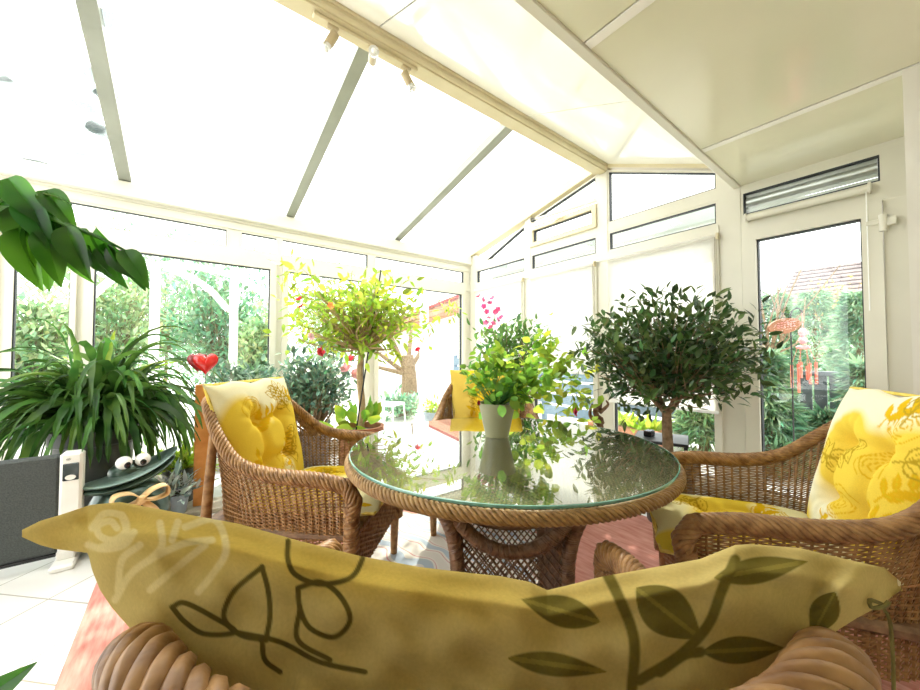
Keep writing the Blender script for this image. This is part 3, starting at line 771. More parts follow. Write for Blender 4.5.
# ------------------------------------------------------------------ round table
TX, TY, TR = 1.040, 1.055, .610
tb = thing('round_table', 'round wicker dining table with a glass top in the middle of the chairs', 'table', (TX, TY, 0), -YAW)
gl = MB().lathe([(.001, .733), (TR-.004, .733), (TR-.004, .741), (.001, .741)], 96, cap=False).build('glass_top', 'tglass', tb)
MB().lathe([(TR-.0045, .7325), (TR-.001, .7335), (TR, .737), (TR-.001, .7405), (TR-.0045, .7415)], 96, cap=False).build('glass_edge', 'tedge', tb)
MB().lathe([(.001, .70), (TR-.02, .70), (TR-.01, .712), (TR-.012, .729), (.001, .729)], 96, cap=False).build('woven_top', 'cane', tb)
a = np.linspace(0, 2*PI, 241)
MB().rope(np.stack([(TR-.004)*np.cos(a), (TR-.004)*np.sin(a), np.full_like(a, .710)], 1), .019, 6, .10, .0095, 6, res=22).build('braided_rim', 'honey', tb, sharp=False)
for sx in (-1, 1):
    for sy in (-1, 1):
        q = A(sx, sy)
        L = MB(); pth = spline([(*q*.36, .69), (*q*.285, .63), (*q*.225, .53), (*q*.195, .38), (*q*.195, .2), (*q*.205, 0)], 30)
        L.rope(pth, .026, 4, .03, .017, 5); L.build('leg', 'wickerdark', tb)
arc = lambda s: .425+.15*(abs(s)**2.2)                     # sagging brace between the legs
for i, ang in enumerate((0, PI/2, PI, 1.5*PI)):
    Rz = np.array(Matrix.Rotation(ang, 3, 'Z'))
    s_ = np.linspace(-1, 1, 25); pth = np.stack([s_*.225, np.full(25, -.225), [arc(x) for x in s_]], 1)@Rz.T
    MB().rope(pth, .024, 4, .03, .016, 5).build('curved_brace', 'wickerdark', tb)
    lt = MB()
    H = 34
    for k in range(-22, 23):
        for sg in (-1, 1):
            seg = []
            for zz in np.linspace(.06, .60, 60):
                x = k*.028+sg*(zz-.33)*.8
                if abs(x) < .2 and zz < arc(x/.2)-.005: seg.append((x, -.2+.003*sg, zz))
                elif len(seg) > 1: lt.tube(np.array([seg[0], seg[-1]])@Rz.T, .0034, 4); seg = []
                else: seg = []
            if len(seg) > 1: lt.tube(np.array([seg[0], seg[-1]])@Rz.T, .0034, 4)
    lt.build('lattice_panel', 'wickerdark', tb)
el = np.linspace(0, 2*PI, 60)
MB().tube(np.stack([.20*np.cos(el), .20*np.sin(el), np.full(60, .50)], 1), .014, 8).build('ring_brace', 'wickerdark', tb)
MB().rbox((-.21, -.21, .03), (.21, .21, .06), .006).build('base_shelf', 'wickerdark', tb)
# potted plant on the table
pp = at_z(497, 436, .742)
r = thing('potted_plant', 'sage green tapered pot with a bright leafy plant on the glass table', 'potted plant', tuple(pp))
pot(r, .052, .083, .148, 'sagepot', rim=False)
st = MB(); lf = MB(); fl = MB()
e = crown(st, lf, (0, 0, .13), (.02, -.01, .27), (.17, .17, .14), 34, 7, proto(.85, .1, .18, 5, 'round'), .046, .004, .35, seed=4)
# looser runners leaning right
rt = A(CR[0], CR[1], 0)
for k in range(10):
    q = rt*(.08+.17*random.random())+A(CF[0], CF[1], 0)*random.uniform(-.05, .15)+A(0, 0, random.uniform(.16, .30)); st.tube(spline([(0, 0, .13), q*.5+A(0, 0, .1), q], 6), .003, 5)
    n_ = 12; scatter(lf, proto(.85, .1, .18, 5, 'round'), q+RNG.normal(size=(n_, 3))*.035, rdirs(n_, .2), A(0, 0, 1)+RNG.normal(size=(n_, 3))*.5, .035+.02*RNG.random(n_))
st.build('stems', 'lf_mid', r); lf.build('foliage', 'lf_bright', r)
bp = [rt*(-.09)+A(0, 0, .155)-A(*CF)*.06, rt*.31+A(0, 0, .09)]
blossoms(fl, bp[:1], .016, 6); fl.build('flower', 'wine', r)

# ------------------------------------------------------------------ rug
def rugmat():
    m, nt, n, l, out = _m('pink_rug')  # streaky pink ground with a paler patterned field
    tc = n.new('ShaderNodeTexCoord'); b = n.new('ShaderNodeBsdfDiffuse')
    nz = n.new('ShaderNodeTexNoise'); nz.inputs['Scale'].default_value = 60; nz.inputs['Detail'].default_value = 4
    mp = n.new('ShaderNodeMapping'); mp.inputs['Scale'].default_value = (1, .15, 1); l.new(tc.outputs['Object'], mp.inputs['Vector']); l.new(mp.outputs[0], nz.inputs['Vector'])
    r1 = n.new('ShaderNodeValToRGB'); r1.color_ramp.elements[0].position = .3; r1.color_ramp.elements[1].position = .7
    r1.color_ramp.elements[0].color = (.48, .19, .155, 1); r1.color_ramp.elements[1].color = (.64, .34, .28, 1); l.new(nz.outputs['Fac'], r1.inputs[0])
    vo = n.new('ShaderNodeTexVoronoi'); vo.inputs['Scale'].default_value = 5.5; l.new(tc.outputs['Object'], vo.inputs['Vector'])
    wv = n.new('ShaderNodeTexWave'); wv.inputs['Scale'].default_value = 2.2; wv.inputs['Distortion'].default_value = 9; wv.inputs['Detail'].default_value = 2; l.new(tc.outputs['Object'], wv.inputs['Vector'])
    r2 = n.new('ShaderNodeValToRGB'); r2.color_ramp.interpolation = 'CONSTANT'
    cs = [(0, (.62, .58, .52)), (.25, (.66, .62, .56)), (.5, (.55, .32, .30)), (.62, (.66, .62, .56)), (.85, (.40, .46, .52))]
    while len(r2.color_ramp.elements) < len(cs): r2.color_ramp.elements.new(.5)
    for el_, (p_, c_) in zip(r2.color_ramp.elements, cs): el_.position = p_; el_.color = (*c_, 1)
    l.new(wv.outputs['Fac'], r2.inputs[0])
    # medallion field around the middle, plain pink border field outside
    sx = n.new('ShaderNodeSeparateXYZ'); l.new(tc.outputs['Object'], sx.inputs[0])
    def mth(op, a_, b_=None):
        q = n.new('ShaderNodeMath'); q.operation = op
        for i_, x_ in enumerate((a_, b_)):
            if x_ is None: continue
            if isinstance(x_, (int, float)): q.inputs[i_].default_value = x_
            else: l.new(x_, q.inputs[i_])
        return q.outputs[0]
    ax = mth('ABSOLUTE', mth('SUBTRACT', sx.outputs[0], 1.12)); ay = mth('ABSOLUTE', mth('SUBTRACT', sx.outputs[1], 1.55))
    dm = mth('ADD', mth('MULTIPLY', ax, 1.0), mth('MULTIPLY', ay, .9)); inn = mth('LESS_THAN', mth('ADD', dm, mth('MULTIPLY', vo.outputs['Distance'], .25)), .86)
    mx = n.new('ShaderNodeMix'); mx.data_type = 'RGBA'; l.new(inn, mx.inputs[0]); l.new(r1.outputs[0], mx.inputs[6]); l.new(r2.outputs[0], mx.inputs[7])
    l.new(mx.outputs[2], b.inputs[0]); l.new(b.outputs[0], out.inputs[0]); return m
MT['rug'] = rugmat()
tag(MB().rbox((-.325, -1.3, 0.0005), (2.5, 2.46, .005), .002).build('rug', 'rug'), 'pink patterned rug under the wicker chairs and table', 'rug')

# ------------------------------------------------------------------ convector heater
h = thing('panel_heater', 'charcoal panel heater with white end column at left window', 'heater', (-.43, 2.80, 0))
MB().rbox((-1.25, -.03, .07), (-.085, .03, .575), .012).build('panel', 'heater', h)
cb = MB(); cb.rbox((-.085, -.04, .06), (0, .04, .585), .012); cb.build('control_column', 'heaterwhite', h)
MB().rbox((-.072, -.046, .44), (-.012, -.039, .53), .003).build('display', 'display', h)
kb = MB(); ee = np.linspace(0, 2*PI, 25)[:-1]
kb.prism([(-.042+.02*math.cos(t), .458+.013*math.sin(t)) for t in ee], -.050, -.045, lambda a_, b_, d_: (a_, d_, b_)); kb.build('button_pad', 'heaterwhite', h)
eb_ = MB(); eb_.prism([(-.052+.009*math.cos(t), .552+.006*math.sin(t)) for t in ee], -.042, -.0395, lambda a_, b_, d_: (a_, d_, b_)); eb_.build('emblem', 'steel', h)
for x in (-1.15, -.10):
    MB().rbox((x, -.11, 0), (x+.09, .11, .03), .008).add(*[[], []]).rbox((x+.01, -.03, .028), (x+.08, .03, .075), .006).build('foot', 'heaterwhite', h)
MB().rbox((-1.24, -.026, .052), (-.09, .026, .071), .004).build('bottom_trim', 'black', h)

# ------------------------------------------------------------------ big strap-leaved plant
c = at_y(95, 440, 3.36)
r = thing('strap_leaf_plant', 'large arching strap-leaved houseplant behind the heater', 'potted plant', (c[0], c[1], 0))
pot(r, .17, .20, .62, 'darkpot')
def strap(mb, p0, az, el, L, wd, droop, rng, n=12):
    d = A(math.cos(az)*math.cos(el), math.sin(az)*math.cos(el), math.sin(el)); p = A(*p0); P = [p.copy()]
    side = A(-math.sin(az), math.cos(az), 0)
    for i in range(n):
        d = d+A(0, 0, -droop*(i+2)/n); d /= np.linalg.norm(d); p = p+d*L/n; P.append(p.copy())
    P = np.array(P); T = np.gradient(P, axis=0); T /= np.linalg.norm(T, axis=1)[:, None]
    tw = rng.normal()*.5; N = np.cross(np.tile(side, (len(P), 1)), T)
    S = side*math.cos(tw)+N*math.sin(tw)
    q = np.linspace(0, 1, len(P)); ww = wd*(.35+.65*np.sin(PI*np.clip(q*1.02, 0, 1)**.6))*(1+.14*np.where(np.arange(len(P)) % 2, 1, -1)); ww[-1] = .002
    V = np.stack([P-S*ww[:, None]/2, P+N*.006, P+S*ww[:, None]/2], 1).reshape(-1, 3)
    F = []
    for i in range(len(P)-1): a_ = i*3; F += [(a_, a_+3, a_+4, a_+1), (a_+1, a_+4, a_+5, a_+2)]
    mb.add(V, F, np.tile((.5+.9*rng.random())*A(1+.15*rng.normal(), 1, 1).clip(.7, 1.4), (len(V), 1)))
lf = MB(); rng = np.random.default_rng(5)
for i in range(400):
    az = rng.random()*2*PI; el = math.radians(rng.uniform(25, 85)); L = rng.uniform(.45, .90)
    strap(lf, (rng.normal()*.07, rng.normal()*.07, .60+rng.random()*.12), az, el, L*(.85 if math.sin(az) > 0 else 1), rng.uniform(.030, .056), rng.uniform(.26, .62), rng)
lf.build('foliage', 'lf_fern', r)
lf = MB()
for az, el, L, dr in ((.9, 80, .58, .03), (.3, 55, .62, .14), (2.2, 65, .55, .16), (-.2, 62, .60, .18)):
    strap(lf, (0, 0, .70), az, math.radians(el), L, .05, dr, rng)
o = lf.build('new_shoots', 'lf_lime', r); o['label'] = 'fresh lime green upright shoots'

# ------------------------------------------------------------------ frog planter
c = at_y(128, 540, 2.92); 
r = thing('frog_figure', 'dark green metal frog garden figure with wide mouth and tan bow', 'figure', (c[0], c[1], 0), .35)
b = MB(); b.lathe([(.05, 0), (.17, .01), (.20, .10), (.195, .2), (.15, .30), (.11, .345), (.02, .36)], 28); b.build('body', 'frog', r)
def jaw(zc, tilt, thk, L=.215, Wd=.13):
    m = MB(); n = 28; t = np.linspace(-1, 1, n); q = np.linspace(0, 2*PI, 15)[:-1]; P = []
    for s_ in t:
        rr_ = max(.02, (1-abs(s_)**2.4)**.5); up_ = .05*s_*s_+tilt*s_
        P.append([(s_*L, -.03+Wd*rr_*math.cos(u)*.8, zc+up_+thk*rr_*math.sin(u)) for u in q]+[(s_*L, -.03+Wd*rr_*.8, zc+up_)])
    m.grid(np.array(P)); return m
jaw(.355, .055, .030).build('lower_jaw', 'frog', r); jaw(.395, .065, .024, .225, .14).build('upper_jaw', 'frogpale', r)
b = MB(); b.ball((0, .0, .41), (.10, .085, .06)); b.build('brow', 'frog', r)
for s in (-1, 1):
    e = MB().ball((s*.043, -.06, .475), .038, 16, 11).build('eye', 'eye', r)
    MB().ball((s*.036, -.094, .466), (.016, .008, .018), 12, 7).build('pupil', 'black', e)
bw = MB()
for s in (-1, 1):
    lp = spline([(0, -.185, .28), (s*.05, -.20, .325), (s*.115, -.205, .33), (s*.12, -.20, .275), (s*.06, -.20, .262), (0, -.19, .275)], 24)
    P = np.stack([lp+A(0, -.03, 0), lp+A(0, .03, .005)], 1); bw.grid(P)
    tl = spline([(0, -.19, .275), (s*.04, -.21, .23), (s*.075, -.215, .17)], 10); bw.grid(np.stack([tl+A(-.022, 0, 0), tl+A(.022, -.004, .0)], 1))
bw.ball((0, -.20, .278), (.024, .02, .026)); o = bw.build('bow', 'ribbon', r)
so = o.modifiers.new('thick', 'SOLIDIFY'); so.thickness = .004

# small plants by the frog
def small_plant(name, label, px, py, y, hp, rp, mat, leafm, n, L, kind, pmat):
    c = at_y(px, py, y); r = thing(name, label, 'potted plant', (c[0], c[1], 0))
    pot(r, rp*.75, rp, hp, pmat); lf = MB(); rng = np.random.default_rng(n)
    d = rdirs(n, .9, rng); d[:, 2] = np.abs(d[:, 2])
    scatter(lf, proto(.22 if kind == 'spike' else .5, .1, .25, 4, 'lance' if kind == 'spike' else 'round'), A(0, 0, hp*.92)+rng.normal(size=(n, 3))*A(rp*.6, rp*.6, .02)+d*rng.random((n, 1))*L*.9, d, rdirs(n, 1, rng), L*(.5+.6*rng.random(n)))
    lf.build('foliage', leafm, r); return r
small_plant('succulent', 'yellow-green bushy plant in a dark pot beside the wooden post', 181, 470, 3.45, .26, .11, None, 'lf_lime', 240, .13, 'spike', 'darkpot')
small_plant('silver_plant', 'silvery grey rosette plant between the frog and the wooden post', 172, 490, 3.12, .17, .10, None, 'lf_silver', 150, .12, 'spike', 'bluepot')

# ------------------------------------------------------------------ wooden post with heart
c = at_z(203, 509, 0.0)
r = thing('wooden_post', 'orange wooden post on a grey plank base with a red heart on a rod', 'ornament', (c[0], c[1], 0), -math.atan2(c[0], c[1])-.12)
MB().rbox((-.058, -.02, .03), (.058, .02, .89), .006).build('post', 'wood', r)
MB().rbox((-.17, -.12, 0), (.17, .12, .032), .006).build('base', 'greywood', r)
MB().tube([(-.0, 0, .89), (-.0, 0, 1.0)], .003, 6).build('rod', 'steel', r)
def heart(cx, cy, cz, s, th):
    t = np.linspace(0, 2*PI, 49)[:-1]; X = 16*np.sin(t)**3/17; Zz = (13*np.cos(t)-5*np.cos(2*t)-2*np.cos(3*t)-np.cos(4*t))/17
    m = MB(); lev = [(0, -1), (.55, -.86), (.85, -.5), (1, 0), (.85, .5), (.55, .86), (0, 1)]
    P = np.array([[(cx+s*k*x, cy+th*d, cz+s*1.18*(k*(z+.1)-.1)) for x, z in zip(X, Zz)] for k, d in lev])
    P = np.concatenate([P, P[:, :1]], 1); m.grid(P); return m
heart(0, -.01, 1.045, .08, .022).build('heart', 'red', r)
o = heart(-.055, .06, 1.05, .07, .018).build('heart', 'darkred', r); o['label'] = 'darker red heart behind, standing in for a window reflection'  # heart modelled in place of the first one's reflection in the window
wr = MB(); wr.tube([(0, 0, .95), (-.055, .06, .955)], .0025, 5); wr.tube([(-.055, .06, .95), (-.055, .06, 1.0)], .0025, 5); wr.build('wire', 'steel', r)

# ------------------------------------------------------------------ shrubs and standard trees
def shrub(name, label, loc, potr, poth, pmat, centre, rad, nb, leaves, pr, size, lm, seed, bark='bark', **kw):
    r = thing(name, label, 'potted plant', loc)
    pot(r, potr*.78, potr, poth, pmat); st = MB(); lf = MB()
    ends = crown(st, lf, (0, 0, poth*.9), centre, rad, nb, leaves, pr, size, seed=seed, **kw)
    st.build('stems', bark, r); lf.build('foliage', lm, r); return r, ends
p1 = at_y(240, 380, 3.66)
r1, e1 = shrub('leafy_shrub', 'low grey-green shrub behind the red heart and the yellow cushion', (p1[0], p1[1], 0), .15, .34, 'bluepot', (0, 0, .78), (.32, .28, .28), 120, 11, LEAF, .07, 'lf_grey', 21, r0=.008, shell=.3)
p2 = at_y(314, 380, 3.58)
r2, e2 = shrub('flowering_shrub', 'grey-green shrub with red flowers behind the left armchair', (p2[0], p2[1], 0), .17, .36, 'bluepot', (0, 0, .82), (.40, .33, .36), 170, 11, LEAF, .075, 'lf_grey', 22, r0=.008, shell=.3)
bloom(r2, 'redpetal', [np.array(at_y(319, 352, 3.28))-A(p2[0], p2[1], 0), np.array(at_y(351, 360, 3.3))-A(p2[0], p2[1], 0)], .055)
bloom(r2, 'palepink', [np.array(at_y(353, 374, 3.3))-A(p2[0], p2[1], 0), np.array(at_y(347, 370, 3.3))-A(p2[0], p2[1], 0)], .07)
# hibiscus standard
bx, by = 1.13, 2.80
r = thing('standard_tree', 'loose yellow-green standard tree on a tall stem with orange flowers', 'potted tree', (bx, by, 0))
pot(r, .15, .175, .53, 'terra')
tr = MB(); tr.tube(spline([(0, 0, .48), (.01, 0, .7), (-.008, .01, .95), (.01, 0, 1.20)], 14), np.linspace(.032, .024, 14), 8); tr.build('trunk', 'palebark', r)
st = MB(); lf = MB()
crown(st, lf, (.01, 0, 1.16), (-.03, 0, 1.46), (.66, .50, .38), 130, 11, proto(.38, .1, .25, 5, 'ovate'), .082, .010, .3, droop=.5, seed=31, flat=.4)
lf2 = lf
for (px, py) in ((287, 270), (293, 282), (300, 266), (440, 310), (425, 322), (448, 316), (452, 305), (302, 296)):
    q = at_y(px, py, 2.80)-A(bx, by, 0); q[1] += random.uniform(-.1, .1)
    st.tube(spline([(0, 0, 1.2), q*.5+A(0, 0, .66), q], 8), np.linspace(.008, .002, 8), 5)
    n_ = 14; scatter(lf, LANCE, q+RNG.normal(size=(n_, 3))*.05, rdirs(n_, -.3), A(0, 0, 1)+RNG.normal(size=(n_, 3))*.6, .06+.03*RNG.random(n_))
st.build('branches', 'palebark', r); lf.build('foliage', 'lf_lime', r)
n_ = 34; up = MB(); dd = rdirs(n_, .8); scatter(up, proto(.6), A(0, 0, .52)+RNG.normal(size=(n_, 3))*A(.08, .08, .02)+dd*.08, dd, rdirs(n_, .4), .10+.06*RNG.random(n_)); up.build('low_foliage', 'lf_bright', r)
MB().tube([at_z(357, 424, .53)*0+A(-.06, -.05, .48), at_y(381, 270, 2.76)-A(bx, by, 0)], .006, 6).build('stake', 'blackmetal', r)
for i, (px, py, mm) in enumerate(((361, 294, 'orange'), (332, 305, 'orange'), (300, 300, 'redpetal'), (302, 307, 'redpetal'), (310, 337, 'palepink'), (417, 348, 'redpetal'))):
    fm = MB(); blossoms(fm, [at_y(px, py, 2.62)-A(bx, by, 0)], .034, 5, i+9); fm.build('flower', mm, r)
# dark tree on the right
bx, by = 2.55, 1.06
r = thing('standard_tree', 'dense dark green round-headed small tree left of the door', 'potted tree', (bx, by, 0))
pot(r, .13, .16, .40, 'darkpot')
tr = MB(); tr.tube(spline([(0, 0, .36), (.0, 0, .5), (-.01, .0, .64), (-.01, 0, .74)], 12), np.linspace(.036, .030, 12), 8)
for q in ((-.20, .12, .93), (.20, -.10, .95), (-.05, -.12, 1.0), (.06, .14, 1.0)):
    tr.tube(spline([(-.01, 0, .71), (q[0]*.4, q[1]*.4, .80), q], 8), np.linspace(.022, .010, 8), 7)
tr.build('trunk', 'bark', r)
st = MB(); lf = MB()
crown(st, lf, (0, 0, .84), (-.02, .0, 1.10), (.54, .54, .38), 250, 15, LEAF, .068, .007, .35, seed=41)
for (px, py) in ((757, 362), (748, 360), (735, 366), (590, 330), (586, 350), (640, 300), (660, 299), (612, 318), (725, 322), (745, 338), (620, 395), (635, 408), (700, 310)):
    q = at_d(px, py, 2.36)-A(bx, by, 0); st.tube(spline([(0, 0, .9), q*.55+A(0, 0, .45), q], 7), np.linspace(.006, .002, 7), 5)
    n_ = 13; scatter(lf, LEAF, q+RNG.normal(size=(n_, 3))*.045, rdirs(n_, .1), A(0, 0, 1)+RNG.normal(size=(n_, 3))*.6, .05+.03*RNG.random(n_))
st.build('branches', 'bark', r); lf.build('foliage', 'lf_dark', r)
# oleander-like bush behind the far chair
bx, by = 2.62, 2.62
r, e = shrub('flowering_shrub', 'tall mid-green bush with pink blossom behind the far armchair', (bx, by, 0), .20, .42, 'bluepot', (.03, -.03, 1.08), (.50, .46, .42), 130, 11, LEAF, .075, 'lf_mid', 51, r0=.010, shell=.3)
st = MB(); fm = MB(); P = []
for (px, py) in ((482, 300), (490, 304), (495, 312), (489, 316), (498, 309), (486, 322), (494, 322), (484, 306), (479, 297), (493, 299), (497, 320), (500, 316), (487, 312), (491, 328)):
    q = at_d(px, py, 3.4)-A(bx, by, 0); P.append(q)
st.tube(spline([(0, 0, .9), (-.1, .1, 1.3), P[2]], 8), np.linspace(.008, .003, 8), 5); st.build('flower_stem', 'bark', r)
bloom(r, 'pink', P, .036)
lf = MB()
for (px, py) in ((530, 360), (545, 370), (560, 378), (575, 392), (560, 400), (540, 345), (575, 372), (582, 410), (550, 355), (565, 362)):
    q = at_d(px, py, 2.9)-A(bx, by, 0); n_ = 22; scatter(lf, proto(.6), q+RNG.normal(size=(n_, 3))*.07, rdirs(n_, .1), A(0, 0, 1)+RNG.normal(size=(n_, 3))*.5, .07+.03*RNG.random(n_))
o = lf.build('lime_foliage', 'lf_lime', r); o['label'] = 'yellow-green leaves on the right side'  # separate clusters of yellower green leaves
bloom(r, 'wine', [at_d(573, 412, 2.7)-A(bx, by, 0)], .045)
# driftwood
c = at_d(598, 428, 3.1)
r = thing('driftwood_ornament', 'gnarled brown driftwood piece standing on a thin black pedestal', 'ornament', (c[0], c[1], 0))
MB().lathe([(.10, 0), (.10, .02), (.03, .04), (.025, .42), (.07, .44), (.07, .46)], 20).build('pedestal', 'blackmetal', r)
dw = MB(); dw.tube(spline([(.0, 0, .45), (.05, .0, .52), (-.01, .02, .60), (.05, .01, .66), (.02, 0, .74)], 24), np.array([.035, .03, .026, .032, .02, .03, .024, .03, .022, .02, .025, .02, .022, .028, .02, .024, .03, .02, .018, .022, .016, .018, .012, .006]), 8)
dw.tube(spline([(.02, 0, .5), (-.07, .03, .58), (-.05, .02, .68)], 10), np.linspace(.022, .008, 10), 6); dw.tube(spline([(.03, 0, .6), (.11, -.03, .66), (.10, -.02, .70)], 8), np.linspace(.018, .006, 8), 6); dw.build('driftwood', 'drift', r)
# black side table with small box
c = at_d(661, 437, 2.9)
r = thing('side_table', 'small black metal side table behind the dark round-headed tree', 'side table', (c[0], c[1], 0), .35)
MB().rbox((-.19, -.19, c[2]-.025), (.19, .19, c[2]), .005).build('tabletop', 'blackmetal', r)
for sx in (-1, 1):
    for sy in (-1, 1): MB().rbox((sx*.17-.012, sy*.17-.012, 0), (sx*.17+.012, sy*.17+.012, c[2]-.024), .003).build('leg', 'blackmetal', r)
tag(MB().rbox((c[0]-.09, c[1]+.04, c[2]), (c[0]-.01, c[1]+.10, c[2]+.05), .006).build('small_box', 'black'), 'small black box standing on the black side table', 'box')

# ------------------------------------------------------------------ branch with big glossy leaves at upper left
HZ = .95
base = at_d(-110, 600, 1.05); base[2] = 0
r = thing('rubber_plant', 'overhanging branch of a houseplant with big glossy leaves at upper left', 'potted plant', (base[0], base[1], 0))
pot(r, .10, .13, .24, 'darkpot')
L_ = lambda px, py, Z=HZ: at_d(px, py, Z)-A(base[0], base[1], 0)
br = MB(); main = [(0, 0, .22), (.01, 0, .7), L_(-95, 320, 1.0), L_(-60, 240), L_(-10, 210), L_(40, 215), L_(75, 228), L_(100, 238), L_(128, 252)]
br.tube(spline(main, 60), np.linspace(.014, .003, 60), 7); br.tube(spline([L_(-20, 215), L_(20, 190), L_(45, 200)], 10), .003, 6)
br.tube(spline([L_(-30, 230), L_(10, 195), L_(50, 195), L_(72, 205)], 10), np.linspace(.005, .002, 10), 6)
lowb = at_d(-30, 700, .93)-A(base[0], base[1], 0); br.tube(spline([(0, 0, .22), (lowb+A(0, 0, .25))*A(.5, .5, .9), lowb], 8), .004, 6)
br.build('stem', 'lf_mid', r)
BIG = proto(.48, .30, .30, 11, 'drip'); bl = MB(); pos = []; dr_ = []; sz = []; nm = []
for (x0, y0, x1, y1, dz) in ((8, 178, 32, 212, 0), (3, 185, -8, 222, .02), (20, 205, 12, 248, .02), (24, 200, 42, 236, -.03), (30, 226, 20, 268, -.02), (40, 200, 62, 238, .02), (46, 190, 66, 216, .04), (50, 212, 46, 248, .03),
                             (66, 226, 78, 266, -.02), (44, 230, 56, 272, 0), (58, 205, 64, 240, .05), (72, 222, 62, 254, .05), (88, 232, 98, 268, 0), (96, 228, 108, 252, .01), (90, 246, 96, 272, .03), (110, 242, 124, 276, -.01), (124, 250, 142, 276, 0), (82, 228, 84, 258, .06), (34, 215, 32, 256, .06), (10, 200, -4, 232, .05), (-20, 205, -32, 250, 0), (-40, 225, -50, 270, .03), (70, 238, 74, 276, .01), (102, 244, 112, 279, .02), (128, 254, 139, 280, .02), (18, 228, 27, 276, -.01), (48, 240, 44, 280, .03), (-26, 704, 7, 684, 0)):
    Zd = HZ+dz+random.uniform(-.03, .03) if y0 < 600 else .93
    a_, b_ = L_(x0, y0, Zd), L_(x1, y1, Zd-.03); pos.append(a_); dr_.append(b_-a_); sz.append(np.linalg.norm(b_-a_)*1.12); nm.append(-CF+CR*random.uniform(-1.1, 1.1)+A(0, 0, random.uniform(.1, .9)))
scatter(bl, BIG, pos, dr_, nm, sz); bl.build('foliage', 'lf_hang', r)

# ------------------------------------------------------------------ spot rail
r = thing('track_light', 'cream track light with three spot heads under the roof ridge', 'track light', (.85, 1.965, 2.945))
MB().rbox((-.34, -.018, -.022), (.30, .018, 0), .004).build('rail', 'cream', r)
for x, az, tl, in ((-.235, 2.9, 25), (0.0, -1.9, 78), (.225, -.4, 30)):
    hd = MB(); hd.rbox((x-.03, -.014, -.035), (x+.03, .014, -.020), .003); hd.tube([(x, 0, -.03), (x, 0, -.085)], .005, 6)
    d = A(math.cos(az)*math.sin(math.radians(tl)), math.sin(az)*math.sin(math.radians(tl)), -math.cos(math.radians(tl))); q = A(x, 0, -.085)
    hd.tube([q-d*.025, q+d*.06], .026, 14)
    o = hd.build('spot_head', 'brass', r)
    bb = MB(); bb.tube([q+d*.055, q+d*.06, q+d*.085], [.020, .026, .030], 14); bb.build('reflector', 'steel', o)
    bb = MB(); bb.ball(q+d*.085, .016, 10, 7); bb.build('bulb', 'eye', o)

# ------------------------------------------------------------------ blinds on the gable
def blind(label, y0, y1, zb):
    r = thing('roller_blind', label, 'roller blind', (GX-.03, (y0+y1)/2, 0), group='white roller blinds on the gable wall')
    wd = (y1-y0)/2
    MB().tube([(0, -wd, 2.035), (0, wd, 2.035)], .016, 12).build('roll', 'blind', r)
    MB().box((-.001, -wd+.01, zb), (.001, wd-.01, 2.035)).build('cloth', 'blind', r, smooth=False)
    MB().rbox((-.006, -wd+.008, zb-.022), (.006, wd-.008, zb), .003).build('bottom_bar', 'white', r)
    cd = MB(); cd.tube([(-.014, -wd+.012, 2.03), (-.016, -wd+.011, 1.5)], .0025, 5); cd.build('cord', 'greywood', r)
    br_ = MB(); br_.rbox((-.02, -wd-.012, 2.01), (.018, -wd+.004, 2.06), .003); br_.build('bracket', 'cream', r)
blind('white roller blind half lowered nearest the window corner', 3.03, 3.96, .95)
blind('white roller blind lowered above the far chair, middle of the gable wall', 2.05, 2.92, .92)
blind('white roller blind lowered behind the dark round-headed tree', .985, 1.91, .66)
# silver blind in the transom above the door and the cream cassette under it
r = thing('slat_blind', 'rolled silver blind in the small window over the door', 'blind', (GX+.055, .49, 2.24))
sm = MB()
for k in range(6): sm.prism([(-.33, -.085+.028*k), (-.33, -.062+.028*k), (.33, -.062+.028*k), (.33, -.085+.028*k)], .004+.012*math.sin(k*.9), .010+.012*math.sin(k*.9), lambda a_, b_, d_: (d_, a_, b_))
sm.build('slats', 'silver', r, smooth=False); MB().tube([(.02, -.33, .03), (.02, .33, .03)], .035, 16).build('roll', 'silver', r)
r = thing('blind_cassette', 'cream roller blind cassette mounted just above the door', 'roller blind', (GX-.035, .49, 2.12))
MB().tube([(0, -.30, 0), (0, .305, 0)], .026, 16).build('cassette', 'pvc', r)
for s in (-.30, .305): MB().rbox((-.028, s-.008, -.03), (.034, s+.008, .03), .005).build('end_cap', 'pvc', r)
MB().tube([(-.01, -.285, -.02), (-.012, -.285, -.75)], .0028, 6).build('chain', 'white', r)

